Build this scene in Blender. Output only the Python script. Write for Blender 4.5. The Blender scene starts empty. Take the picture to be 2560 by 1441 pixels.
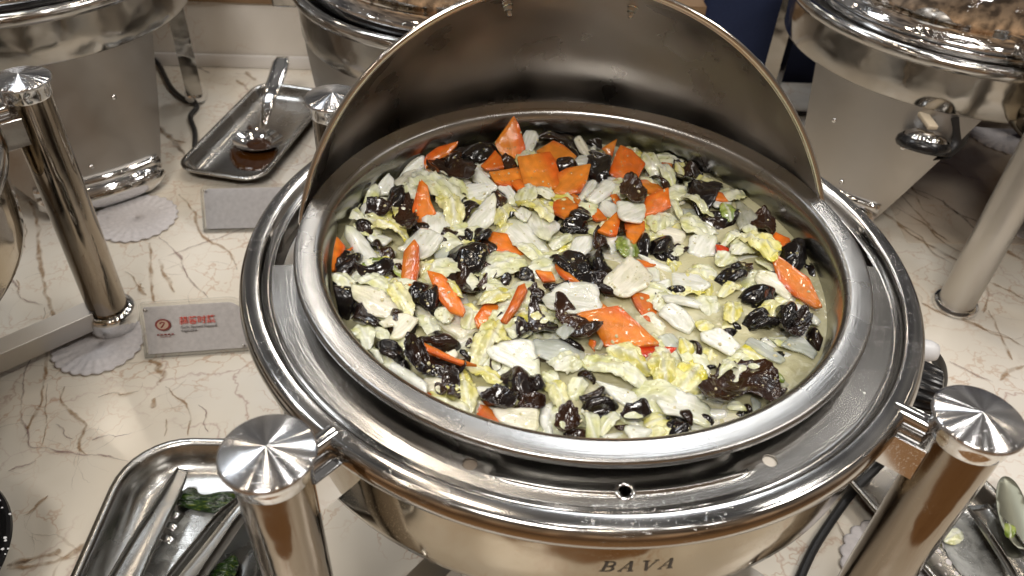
import bpy, bmesh, math, random
import numpy as np
from mathutils import Vector, Matrix, noise
from mathutils.geometry import delaunay_2d_cdt

random.seed(7)
PI = math.pi
SC = bpy.context.scene

# ------------------------------------------------------------------ camera
CAM_F = 1980.18                     # focal length in pixels of the 2560 wide photograph
PITCH, ROLL = 0.708275, 0.059763
CAM_P = Vector((-0.047227, -0.457241, 0.335980))
cp, sp = math.cos(PITCH), math.sin(PITCH)
FWD = Vector((0, cp, -sp)); _R = Vector((1, 0, 0)); _U = Vector((0, sp, cp))
RGT = _R * math.cos(ROLL) + _U * math.sin(ROLL)
UPV = _U * math.cos(ROLL) - _R * math.sin(ROLL)
cam = bpy.data.cameras.new("camera")
cam.sensor_width = 36.0
cam.lens = CAM_F / 2560 * 36.0
cam.clip_start = 0.01; cam.clip_end = 60
cam.dof.use_dof = True
cam.dof.focus_distance = 0.60
cam.dof.aperture_fstop = 10
co = bpy.data.objects.new("camera", cam)
SC.collection.objects.link(co)
M = Matrix((RGT, UPV, -FWD)).transposed().to_4x4(); M.translation = CAM_P
co.matrix_world = M
SC.camera = co

def ray(px, py):
    return FWD + RGT * ((px - 1280) / CAM_F) + UPV * ((720.5 - py) / CAM_F)
def at(px, py, z):
    d = ray(px, py); return CAM_P + d * ((z - CAM_P.z) / d.z)
def at_plane(px, py, p0, n):
    d = ray(px, py); return CAM_P + d * ((p0 - CAM_P).dot(n) / d.dot(n))

# ------------------------------------------------------------------ world and lamps
SC.view_settings.view_transform = 'Standard'
SC.view_settings.look = 'None'
SC.view_settings.exposure = -0.08
SC.view_settings.gamma = 1.0
SC.cycles.max_bounces = 8
SC.cycles.glossy_bounces = 5
SC.cycles.transmission_bounces = 6
SC.cycles.transparent_max_bounces = 8
SC.cycles.caustics_reflective = False
SC.cycles.caustics_refractive = False
SC.cycles.sample_clamp_indirect = 3.0
W = bpy.data.worlds.new("World"); SC.world = W; W.use_nodes = True
wn = W.node_tree; wn.nodes.clear()
def N(nt, typ, **kw):
    n = nt.nodes.new(typ)
    for k, v in kw.items():
        if k in n.inputs.keys() if hasattr(n.inputs, 'keys') else False: n.inputs[k].default_value = v
        else: setattr(n, k, v)
    return n
out = wn.nodes.new('ShaderNodeOutputWorld'); bg = wn.nodes.new('ShaderNodeBackground')
tc = wn.nodes.new('ShaderNodeTexCoord'); sep = wn.nodes.new('ShaderNodeSeparateXYZ')
rmp = wn.nodes.new('ShaderNodeValToRGB'); mr = wn.nodes.new('ShaderNodeMapRange')
wn.links.new(tc.outputs['Generated'], sep.inputs[0])
wn.links.new(sep.outputs['Z'], mr.inputs[0]); mr.inputs[1].default_value = -1; mr.inputs[2].default_value = 1
wn.links.new(mr.outputs[0], rmp.inputs[0])
els = rmp.color_ramp.elements
els[0].position = 0.0; els[0].color = (.08, .055, .04, 1)
els[1].position = 1.0; els[1].color = (.115, .112, .108, 1)
for p_, c_ in ((.45, (.17, .12, .08, 1)), (.53, (.34, .30, .25, 1)), (.62, (.22, .205, .185, 1)), (.75, (.135, .13, .125, 1))):
    e = els.new(p_); e.color = c_
# room clutter: uneven bright and dark areas of the hall all the way round
mp = wn.nodes.new('ShaderNodeMapping'); mp.inputs['Scale'].default_value = (3.0, 3.0, 1.3)
nz = wn.nodes.new('ShaderNodeTexNoise'); nz.inputs['Scale'].default_value = 2.4; nz.inputs['Detail'].default_value = 3
r2 = wn.nodes.new('ShaderNodeValToRGB'); r2.color_ramp.elements[0].position = .38; r2.color_ramp.elements[0].color = (.40, .40, .42, 1)
r2.color_ramp.elements[1].position = .62; r2.color_ramp.elements[1].color = (1.6, 1.55, 1.5, 1)
mx = wn.nodes.new('ShaderNodeMix'); mx.data_type = 'RGBA'; mx.blend_type = 'MULTIPLY'; mx.inputs[0].default_value = 1
wn.links.new(tc.outputs['Generated'], mp.inputs[0]); wn.links.new(mp.outputs[0], nz.inputs[0])
wn.links.new(nz.outputs[0], r2.inputs[0]); wn.links.new(rmp.outputs[0], mx.inputs[6]); wn.links.new(r2.outputs[0], mx.inputs[7])
wy = wn.nodes.new('ShaderNodeMapRange'); wn.links.new(sep.outputs['Y'], wy.inputs[0]); wy.inputs[1].default_value = .25; wy.inputs[2].default_value = -.75
wm = wn.nodes.new('ShaderNodeMix'); wm.data_type = 'RGBA'; wm.blend_type = 'MULTIPLY'; wn.links.new(wy.outputs[0], wm.inputs[0])
wn.links.new(mx.outputs[2], wm.inputs[6]); wm.inputs[7].default_value = (1.2, .86, .58, 1)
wn.links.new(wm.outputs[2], bg.inputs[0]); bg.inputs[1].default_value = 0.92
wn.links.new(bg.outputs[0], out.inputs[0])

def lamp(name, loc, size, power, col, size_y=None, target=(0, 0, -.1), shape='RECTANGLE'):
    l = bpy.data.lights.new(name, 'AREA'); l.shape = shape; l.size = size
    if size_y: l.size_y = size_y
    l.energy = power; l.color = col
    o = bpy.data.objects.new(name, l); SC.collection.objects.link(o)
    o.location = loc
    o.rotation_euler = (Vector(target) - Vector(loc)).to_track_quat('-Z', 'Y').to_euler()
    return o
COOL = (.90, .95, 1.0); WARM = (1.0, .85, .68); NEUT = (1.0, .955, .90)
# panels and spots of the hall ceiling, plus one added fill panel
lamp('overhead_panel', (0.55, 1.9, 2.1), .7, 8, COOL, .3)
lamp('overhead_panel', (-1.3, .9, 2.0), .6, 10, COOL, .3)
lamp('overhead_panel', (-.35, -1.5, 2.0), .8, 33, NEUT, .4)  # unseen fill added behind the camera, frontal light for the card
lamp('overhead_panel', (1.6, -.1, 2.0), .6, 15, NEUT, .3)
for i, (x, y) in enumerate(((-.9, 2.9), (.1, 3.1), (1.3, 2.8), (-.4, 1.5), (1.1, 1.1), (-1.9, 1.9), (.25, .6), (-1.1, -.4), (.9, -.7), (2.3, 1.6),
    (.5, -.25), (-.6, .35), (-.45, -1.1), (.35, -1.2), (1.5, -1.3), (-1.6, -1.2), (-2.2, .4), (.7, 2.2), (-.8, 2.2), (1.9, .6), (.1, .1), (-.2, 1.0))):
    lamp('ceiling_spot', (x, y, 2.15), .11, 2.1, WARM if i % 2 else NEUT, None, (x * .6, y * .6, 0), 'DISK')

# ------------------------------------------------------------------ helpers
def setp(o, label=None, cat=None, group=None, kind=None):
    if label: o['label'] = label
    if cat: o['category'] = cat
    if group: o['group'] = group
    if kind: o['kind'] = kind
    return o
def empty(name, loc=(0, 0, 0), rz=0, label=None, cat=None, group=None):
    o = bpy.data.objects.new(name, None); SC.collection.objects.link(o)
    o.location = loc; o.rotation_euler = (0, 0, rz)
    return setp(o, label, cat, group)
def mesh_obj(name, verts, faces, mat, parent=None, smooth=True, loc=(0, 0, 0), rot=(0, 0, 0), auto=None, fix=False):
    me = bpy.data.meshes.new(name); me.from_pydata([tuple(v) for v in verts], [], [tuple(f) for f in faces])
    me.validate()
    if fix:
        bm = bmesh.new(); bm.from_mesh(me); bmesh.ops.remove_doubles(bm, verts=bm.verts, dist=1e-7)
        bmesh.ops.recalc_face_normals(bm, faces=bm.faces); bm.to_mesh(me); bm.free()
    me.materials.append(mat)
    me.polygons.foreach_set('use_smooth', [smooth] * len(me.polygons))
    if auto: me.set_sharp_from_angle(angle=math.radians(auto))
    me.update()
    o = bpy.data.objects.new(name, me); SC.collection.objects.link(o)
    o.location = loc; o.rotation_euler = rot
    if parent: o.parent = parent
    return o
def lathe(prof, n=96, a0=0, a1=2 * PI):
    full = abs(a1 - a0 - 2 * PI) < 1e-6
    V, F = [], []
    m = n if full else n + 1
    for i in range(m):
        a = a0 + (a1 - a0) * i / n
        for r, z in prof: V.append((r * math.cos(a), r * math.sin(a), z))
    k = len(prof)
    for i in range(n):
        j = (i + 1) % m
        for q in range(k - 1):
            F.append((i * k + q, j * k + q, j * k + q + 1, i * k + q + 1))
    return V, F
def tube(pts, r, n=10, caps=True, closed=False):
    """sweep a circle along a polyline; r is a number or a list"""
    P = [Vector(p) for p in pts]; V, F = [], []
    L = len(P); up = None
    for i in range(L):
        if closed: t = (P[(i + 1) % L] - P[i - 1]).normalized()
        else: t = (P[min(i + 1, L - 1)] - P[max(i - 1, 0)]).normalized()
        if up is None:
            up = Vector((0, 0, 1)) if abs(t.z) < .9 else Vector((1, 0, 0))
        x = t.cross(up).normalized(); y = x.cross(t).normalized(); up = y
        rr = r[i] if isinstance(r, (list, tuple)) else r
        for k in range(n):
            a = 2 * PI * k / n
            V.append(P[i] + x * (rr * math.cos(a)) + y * (rr * math.sin(a)))
    for i in range(L if closed else L - 1):
        j = (i + 1) % L
        for k in range(n):
            k2 = (k + 1) % n
            F.append((i * n + k, i * n + k2, j * n + k2, j * n + k))
    if caps and not closed:
        F.append(tuple(range(n - 1, -1, -1))); F.append(tuple((L - 1) * n + k for k in range(n)))
    return V, F
def spline(pts, m=8):
    P = [Vector(p) for p in pts]; out = []
    for i in range(len(P) - 1):
        a, b, c, d = P[max(i - 1, 0)], P[i], P[i + 1], P[min(i + 2, len(P) - 1)]
        for k in range(m):
            t = k / m
            out.append(.5 * ((2 * b) + (c - a) * t + (2 * a - 5 * b + 4 * c - d) * t * t + (3 * b - a - 3 * c + d) * t ** 3))
    out.append(P[-1]); return out
def box(sx, sy, sz, bevel=.001, seg=2, center=(0, 0, 0)):
    bm = bmesh.new(); bmesh.ops.create_cube(bm, size=1)
    bmesh.ops.scale(bm, vec=(sx, sy, sz), verts=bm.verts)
    if bevel: bmesh.ops.bevel(bm, geom=list(bm.edges), offset=bevel, segments=seg, affect='EDGES', profile=.5)
    bmesh.ops.translate(bm, vec=center, verts=bm.verts)
    V = [v.co.copy() for v in bm.verts]; bm.verts.index_update()
    F = [tuple(v.index for v in f.verts) for f in bm.faces]; bm.free()
    return V, F
def merge(*parts):
    V, F = [], []
    for v, f in parts:
        b = len(V); V += [Vector(x) for x in v]; F += [tuple(i + b for i in q) for q in f]
    return V, F
def xform(vf, M_):
    return [M_ @ Vector(v) for v in vf[0]], vf[1]
def chaikin(P, it=2):
    for _ in range(it):
        Q = []
        for i in range(len(P)):
            a, b = P[i], P[(i + 1) % len(P)]
            Q += [a * .75 + b * .25, a * .25 + b * .75]
        P = np.array(Q)
    return P
def resample(P, d):
    out = []
    for i in range(len(P)):
        a, b = P[i], P[(i + 1) % len(P)]
        L = np.hypot(*(b - a)); n = max(1, int(round(L / d)))
        for k in range(n): out.append(a + (b - a) * k / n)
    return np.array(out)
def inside(P, Q):
    c = np.zeros(len(Q), bool); x, y = Q[:, 0], Q[:, 1]
    j = len(P) - 1
    for i in range(len(P)):
        xi, yi, xj, yj = P[i][0], P[i][1], P[j][0], P[j][1]
        if yi != yj:
            c ^= ((yi > y) != (yj > y)) & (x < (xj - xi) * (y - yi) / (yj - yi) + xi)
        j = i
    return c
def bdist(P, Q):
    A = P; B = np.roll(P, -1, 0); d = np.full(len(Q), 1e9)
    for a, b in zip(A, B):
        ab = b - a; L = max((ab ** 2).sum(), 1e-16)
        t = np.clip(((Q - a) @ ab) / L, 0, 1)
        d = np.minimum(d, np.hypot(*(Q - a - t[:, None] * ab).T))
    return d
def sheet(contour, spacing, holes=(), grid=None):
    """triangulated flat sheet: points, triangles, boundary edges, distance to boundary"""
    loops = [contour] + list(holes)
    lo, hi = contour.min(0), contour.max(0)
    gx = np.arange(lo[0], hi[0], spacing); gy = np.arange(lo[1], hi[1], spacing * .87)
    G = np.array([(x + (spacing / 2 if k % 2 else 0), y) for k, y in enumerate(gy) for x in gx]) if len(gx) and len(gy) else np.zeros((0, 2))
    if grid is not None: G = grid
    if len(G):
        k = inside(contour, G)
        for h in holes: k &= ~inside(h, G)
        G = G[k]
    if len(G):
        d = bdist(contour, G)
        for h in holes: d = np.minimum(d, bdist(h, G))
        G = G[d > (spacing * .45 if grid is None else .0003)]
    pts = []; edges = []
    for L in loops:
        b = len(pts); pts += [Vector((float(p[0]), float(p[1]))) for p in L]
        edges += [(b + i, b + (i + 1) % len(L)) for i in range(len(L))]
    pts += [Vector((float(p[0]), float(p[1]))) for p in G]
    vs, es, fs, *_ = delaunay_2d_cdt(pts, edges, [], 0, 1e-7)
    V = np.array([tuple(v) for v in vs])
    cen = np.array([V[list(f)].mean(0) for f in fs])
    keep = inside(contour, cen)
    for h in holes: keep &= ~inside(h, cen)
    T = [tuple(f) for f, k in zip(fs, keep) if k]
    used = sorted({i for t in T for i in t}); mp_ = {a: b for b, a in enumerate(used)}
    V = V[used]; T = [tuple(mp_[i] for i in t) for t in T]
    T = [t if np.cross(V[t[1]] - V[t[0]], V[t[2]] - V[t[0]]) > 0 else t[::-1] for t in T]
    cnt = {}
    for t in T:
        for a, b in zip(t, t[1:] + t[:1]): cnt[(a, b)] = 1
    be = [(a, b) for (a, b) in cnt if (b, a) not in cnt]
    d = bdist(contour, V)
    for h in holes: d = np.minimum(d, bdist(h, V))
    return V, T, be, d
def solid(V, T, be, top, bot):
    n = len(V)
    P = [(V[i][0], V[i][1], top[i]) for i in range(n)] + [(V[i][0], V[i][1], bot[i]) for i in range(n)]
    F = list(T) + [tuple(n + i for i in t[::-1]) for t in T]
    F += [(b, a, n + a, n + b) for a, b in be]
    return P, F

# ------------------------------------------------------------------ materials
def mat(name):
    m = bpy.data.materials.new(name); m.use_nodes = True
    nt = m.node_tree; b = nt.nodes['Principled BSDF']
    return m, nt, b
def L(nt, a, b): nt.links.new(a, b)
def noise_tex(nt, scale, detail=3, vec=None, dist=0, rough=.5):
    n = nt.nodes.new('ShaderNodeTexNoise'); n.inputs['Scale'].default_value = scale
    n.inputs['Detail'].default_value = detail; n.inputs['Distortion'].default_value = dist; n.inputs['Roughness'].default_value = rough
    if vec is not None: L(nt, vec, n.inputs['Vector'])
    return n
def ramp(nt, src, stops):
    r = nt.nodes.new('ShaderNodeValToRGB'); e = r.color_ramp.elements
    while len(e) < len(stops): e.new(.5)
    for k, (p_, c_) in enumerate(stops):
        e[k].position = p_; e[k].color = c_ if len(c_) == 4 else (*c_, 1)
    L(nt, src, r.inputs[0]); return r
def bump(nt, b, h, strength=.2, dist=.001, normal=None):
    k = nt.nodes.new('ShaderNodeBump'); k.inputs['Strength'].default_value = strength; k.inputs['Distance'].default_value = dist
    L(nt, h, k.inputs['Height'])
    if normal is not None: L(nt, normal, k.inputs['Normal'])
    L(nt, k.outputs[0], b.inputs['Normal']); return k
def mapping(nt, vec, scale, rot=(0, 0, 0)):
    m = nt.nodes.new('ShaderNodeMapping'); m.inputs['Scale'].default_value = scale; m.inputs['Rotation'].default_value = rot
    L(nt, vec, m.inputs['Vector']); return m.outputs[0]
def objco(nt):
    return nt.nodes.new('ShaderNodeTexCoord').outputs['Object']
def polar(nt):
    """radius, angle, z of the object's own coordinates as a vector: circular brushing"""
    v = objco(nt); s = nt.nodes.new('ShaderNodeSeparateXYZ'); L(nt, v, s.inputs[0])
    a = nt.nodes.new('ShaderNodeMath'); a.operation = 'ARCTAN2'; L(nt, s.outputs[1], a.inputs[0]); L(nt, s.outputs[0], a.inputs[1])
    x2 = nt.nodes.new('ShaderNodeVectorMath'); x2.operation = 'MULTIPLY'; x2.inputs[1].default_value = (1, 1, 0); L(nt, v, x2.inputs[0])
    r = nt.nodes.new('ShaderNodeVectorMath'); r.operation = 'LENGTH'; L(nt, x2.outputs[0], r.inputs[0])
    c = nt.nodes.new('ShaderNodeCombineXYZ'); L(nt, r.outputs['Value'], c.inputs[0]); L(nt, a.outputs[0], c.inputs[1]); L(nt, s.outputs[2], c.inputs[2])
    return c.outputs[0]
def steel(name, col=(.62, .60, .57), rough=.2, aniso=0.0, brush=None, smear=.1, scratch=.0, wobble=0):
    m, nt, b = mat(name)
    b.inputs['Metallic'].default_value = 1; b.inputs['Base Color'].default_value = (*col, 1)
    o = objco(nt)
    big = noise_tex(nt, 14, 4, o)
    rr = nt.nodes.new('ShaderNodeMapRange'); L(nt, big.outputs[0], rr.inputs[0])
    rr.inputs[1].default_value = .3; rr.inputs[2].default_value = .7
    rr.inputs[3].default_value = max(.02, rough * (1 - smear * 2)); rr.inputs[4].default_value = rough * (1 + smear * 3)
    L(nt, rr.outputs[0], b.inputs['Roughness'])
    if aniso:
        b.inputs['Anisotropic'].default_value = aniso
        b.inputs['Anisotropic Rotation'].default_value = .25 if name == 'turned_cap' else 0
        t = nt.nodes.new('ShaderNodeTangent'); t.direction_type = 'RADIAL'; t.axis = 'Z'; L(nt, t.outputs[0], b.inputs['Tangent'])
    h = None
    if brush == 'round':
        f = noise_tex(nt, 1, 3, mapping(nt, polar(nt), (900, 5, 900))); h = f.outputs[0]; st = .05
    elif brush == 'x':
        f = noise_tex(nt, 1, 3, mapping(nt, o, (12, 900, 900))); h = f.outputs[0]; st = .05
    elif brush == 'radial':
        f = noise_tex(nt, 1, 3, mapping(nt, polar(nt), (20, 60, 20))); h = f.outputs[0]; st = .05
    nrm = None
    if wobble:       # sheet metal is never quite flat
        k = bump(nt, b, noise_tex(nt, 17, 2, o).outputs[0], 1.0, wobble); nrm = k.outputs[0]
    if h is not None:
        k = bump(nt, b, h, st * 1.6, .0006, nrm); nrm = k.outputs[0]
    if scratch:
        # sparse fine scratches and dried flecks
        sc = noise_tex(nt, 1, 2, mapping(nt, o, (260, 1500, 600), (0, 0, .7)), .6)
        sr = ramp(nt, sc.outputs[0], [(0, (0, 0, 0)), (.66, (0, 0, 0)), (.72, (1, 1, 1))])
        s2 = noise_tex(nt, 1, 2, mapping(nt, o, (1400, 240, 600), (0, 0, .25)), .6)
        sr2 = ramp(nt, s2.outputs[0], [(0, (0, 0, 0)), (.67, (0, 0, 0)), (.73, (1, 1, 1))])
        ar = ramp(nt, noise_tex(nt, 26, 2, o).outputs[0], [(.50, (0, 0, 0)), (.62, (1, 1, 1))])
        ad = nt.nodes.new('ShaderNodeMath'); ad.operation = 'MAXIMUM'; L(nt, sr.outputs[0], ad.inputs[0]); L(nt, sr2.outputs[0], ad.inputs[1])
        mu = nt.nodes.new('ShaderNodeMath'); mu.operation = 'MULTIPLY'; L(nt, ad.outputs[0], mu.inputs[0]); L(nt, ar.outputs[0], mu.inputs[1])
        k2 = bump(nt, b, mu.outputs[0], scratch, .0007, nrm)
        mc = nt.nodes.new('ShaderNodeMix'); mc.data_type = 'RGBA'; L(nt, mu.outputs[0], mc.inputs[0])
        mc.inputs[6].default_value = (*col, 1); mc.inputs[7].default_value = (min(1, col[0] * 1.35), min(1, col[1] * 1.35), min(1, col[2] * 1.35), 1)
        L(nt, mc.outputs[2], b.inputs['Base Color'])
    return m
M_PAN = steel('pan_steel', (.41, .405, .395), .25, .6, 'round', scratch=.2)
M_FLANGE = steel('flange_steel', (.54, .53, .51), .21, .7, 'round', scratch=.12)
M_RING = steel('ring_steel', (.50, .49, .475), .12, 0, None, .2, scratch=.35)
M_DRUM = steel('drum_steel', (.37, .315, .235), .085, 0, None, .3, scratch=.12, wobble=.0014)
M_LID = steel('lid_satin', (.66, .62, .57), .33, 0, 'x', .25)
M_LIDEDGE = steel('lid_edge', (.66, .62, .57), .12)
M_BODY = steel('body_steel', (.42, .40, .37), .14, 0, None, .3, wobble=.003)
M_CHROME = steel('chrome', (.74, .74, .74), .05, 0, None, .3, scratch=.2)
M_CAP = steel('turned_cap', (.62, .62, .63), .19, 1.0, None, .03, scratch=.15)
M_POST = steel('post_steel', (.31, .268, .22), .10, 0, None, .3, scratch=.1, wobble=.0012)
M_TRAY = steel('tray_steel', (.45, .445, .43), .24, 0, 'x', .15, scratch=.3)
M_SATIN = steel('satin_steel', (.52, .50, .47), .34, 0, None, .1)
M_TONG = steel('tong_steel', (.36, .355, .34), .26, 0, 'x', .15, scratch=.3)

def plain(name, col, rough=.5, metal=0, coat=0, trans=0, sss=0, ior=1.45):
    m, nt, b = mat(name); b.inputs['Base Color'].default_value = (*col, 1); b.inputs['Roughness'].default_value = rough
    b.inputs['Metallic'].default_value = metal; b.inputs['Coat Weight'].default_value = coat
    b.inputs['Transmission Weight'].default_value = trans; b.inputs['IOR'].default_value = ior
    if sss: b.inputs['Subsurface Weight'].default_value = sss; b.inputs['Subsurface Radius'].default_value = (.01, .008, .004); b.inputs['Subsurface Scale'].default_value = .3
    return m
M_BLACK = plain('black_plastic', (.012, .012, .013), .22)
M_RUBBER = plain('black_rubber', (.015, .015, .016), .42)
M_WHITEP = plain('white_plastic', (.75, .76, .78), .3)
M_DARK = plain('dark_cavity', (.02, .018, .016), .6)
M_INK = plain('etched_ink', (.06, .055, .05), .5)
M_ACRYL, nt, b = mat('clear_acrylic')
b.inputs['Base Color'].default_value = (.9, .9, .88, 1); b.inputs['Roughness'].default_value = .05
tr_ = nt.nodes.new('ShaderNodeBsdfTransparent'); tr_.inputs[0].default_value = (.985, .985, .98, 1); fz = nt.nodes.new('ShaderNodeFresnel'); fz.inputs[0].default_value = 1.5
gl_ = nt.nodes.new('ShaderNodeBsdfGlossy'); gl_.inputs['Roughness'].default_value = .05; ms_ = nt.nodes.new('ShaderNodeMixShader')
L(nt, fz.outputs[0], ms_.inputs[0]); L(nt, tr_.outputs[0], ms_.inputs[1]); L(nt, gl_.outputs[0], ms_.inputs[2])
m2_ = nt.nodes.new('ShaderNodeMixShader'); m2_.inputs[0].default_value = .02; L(nt, ms_.outputs[0], m2_.inputs[1]); L(nt, b.outputs[0], m2_.inputs[2])
L(nt, m2_.outputs[0], nt.nodes['Material Output'].inputs[0])
M_RED = plain('red_print', (.62, .06, .03), .6)
M_MAROON = plain('maroon_print', (.22, .035, .03), .6)
M_TAN = plain('tan_print', (.50, .36, .27), .6)
M_GREYINK = plain('grey_print', (.10, .09, .09), .6)

def paper(name, col):
    m, nt, b = mat(name); o = objco(nt)
    f = noise_tex(nt, 220, 3, o)
    r = ramp(nt, f.outputs[0], [(.3, tuple(c * .86 for c in col)), (.7, col)])
    L(nt, r.outputs[0], b.inputs['Base Color']); b.inputs['Roughness'].default_value = .8
    bump(nt, b, f.outputs[0], .3, .0006); return m
M_CARD = paper('card_paper', (.97, .93, .93))
M_CARDB = paper('card_paper_back', (.95, .93, .96))
M_DOILY = paper('doily_paper', (.76, .72, .715))

# blue cloth
M_CLOTH, nt, b = mat('blue_cloth'); f = noise_tex(nt, 900, 2, objco(nt))
r = ramp(nt, f.outputs[0], [(.3, (.006, .012, .045)), (.7, (.012, .024, .075))]); L(nt, r.outputs[0], b.inputs['Base Color']); b.inputs['Roughness'].default_value = .85
bump(nt, b, f.outputs[0], .4, .001)

# marble: cream ground, warm clouds, faint crackle
def marble(name, base=(.80, .735, .625), warm=(.74, .66, .54), pale=(.84, .80, .73), vein=.75):
    m, nt, b = mat(name); o = objco(nt)
    big = noise_tex(nt, 3.4, 5, o, .6); mid = noise_tex(nt, 22, 4, o, .8)
    r = ramp(nt, big.outputs[0], [(.30, warm), (.48, base), (.66, pale)])
    ad = nt.nodes.new('ShaderNodeVectorMath'); ad.operation = 'ADD'
    sc = nt.nodes.new('ShaderNodeVectorMath'); sc.operation = 'SCALE'; sc.inputs['Scale'].default_value = .10
    nn = noise_tex(nt, 9, 5, o, 0, .65); L(nt, nn.outputs['Color'], sc.inputs[0]); L(nt, o, ad.inputs[0]); L(nt, sc.outputs[0], ad.inputs[1])
    vor = nt.nodes.new('ShaderNodeTexVoronoi'); vor.feature = 'DISTANCE_TO_EDGE'; vor.inputs['Scale'].default_value = 11
    L(nt, ad.outputs[0], vor.inputs['Vector'])
    vr = ramp(nt, vor.outputs['Distance'], [(0, (1, 1, 1)), (.012, (.3, .3, .3)), (.03, (0, 0, 0))])
    msk = ramp(nt, noise_tex(nt, 6, 3, o).outputs[0], [(.44, (0, 0, 0)), (.66, (1, 1, 1))])
    mu = nt.nodes.new('ShaderNodeMath'); mu.operation = 'MULTIPLY'; L(nt, vr.outputs[0], mu.inputs[0]); L(nt, msk.outputs[0], mu.inputs[1])
    m2 = nt.nodes.new('ShaderNodeMath'); m2.operation = 'MULTIPLY'; m2.inputs[1].default_value = vein; L(nt, mu.outputs[0], m2.inputs[0])
    vc = ramp(nt, noise_tex(nt, 5, 2, o).outputs[0], [(.42, (.50, .28, .12)), (.58, (.44, .28, .24))])
    mx1 = nt.nodes.new('ShaderNodeMix'); mx1.data_type = 'RGBA'; L(nt, m2.outputs[0], mx1.inputs[0]); L(nt, r.outputs[0], mx1.inputs[6]); L(nt, vc.outputs[0], mx1.inputs[7])
    # fine second crackle
    v2 = nt.nodes.new('ShaderNodeTexVoronoi'); v2.feature = 'DISTANCE_TO_EDGE'; v2.inputs['Scale'].default_value = 30
    L(nt, ad.outputs[0], v2.inputs['Vector'])
    vr2 = ramp(nt, v2.outputs['Distance'], [(0, (.62, .62, .62)), (.035, (0, 0, 0))])
    k2 = ramp(nt, noise_tex(nt, 13, 2, o).outputs[0], [(.42, (0, 0, 0)), (.6, (1, 1, 1))])
    mu3 = nt.nodes.new('ShaderNodeMath'); mu3.operation = 'MULTIPLY'; L(nt, vr2.outputs[0], mu3.inputs[0]); L(nt, k2.outputs[0], mu3.inputs[1])
    mx2 = nt.nodes.new('ShaderNodeMix'); mx2.data_type = 'RGBA'; L(nt, mu3.outputs[0], mx2.inputs[0]); L(nt, mx1.outputs[2], mx2.inputs[6]); mx2.inputs[7].default_value = (.52, .31, .18, 1)
    L(nt, mx2.outputs[2], b.inputs['Base Color'])
    b.inputs['Roughness'].default_value = .18; b.inputs['Specular IOR Level'].default_value = .4
    return m
M_MARBLE = marble('cream_marble')
M_MARBLE_B = marble('brown_marble', (.80, .71, .58), (.62, .50, .38), (.83, .77, .68), .5)
def veinmat(name, col):
    m, nt, b = mat(name)
    b.inputs['Base Color'].default_value = (*col, 1); b.inputs['Roughness'].default_value = .2
    a = nt.nodes.new('ShaderNodeAttribute'); a.attribute_name = 'fade'
    f = noise_tex(nt, 60, 3, objco(nt)); rr = ramp(nt, f.outputs[0], [(.32, (.15, .15, .15)), (.6, (1, 1, 1))])
    mu = nt.nodes.new('ShaderNodeMath'); mu.operation = 'MULTIPLY'; L(nt, a.outputs['Fac'], mu.inputs[0]); L(nt, rr.outputs[0], mu.inputs[1])
    L(nt, mu.outputs[0], b.inputs['Alpha']); return m
M_VBROWN = veinmat('vein_brown', (.36, .21, .09)); M_VPURP = veinmat('vein_purple', (.33, .22, .20)); M_VDARK = veinmat('vein_dark', (.17, .11, .07))

# wooden floor in front of the counter
M_WOOD, nt, b = mat('wood_floor'); w = noise_tex(nt, 3, 4, mapping(nt, objco(nt), (1, 9, 1)), .4)
r = ramp(nt, w.outputs[0], [(.3, (.34, .17, .07)), (.7, (.50, .28, .12))]); L(nt, r.outputs[0], b.inputs['Base Color']); b.inputs['Roughness'].default_value = .35

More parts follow.
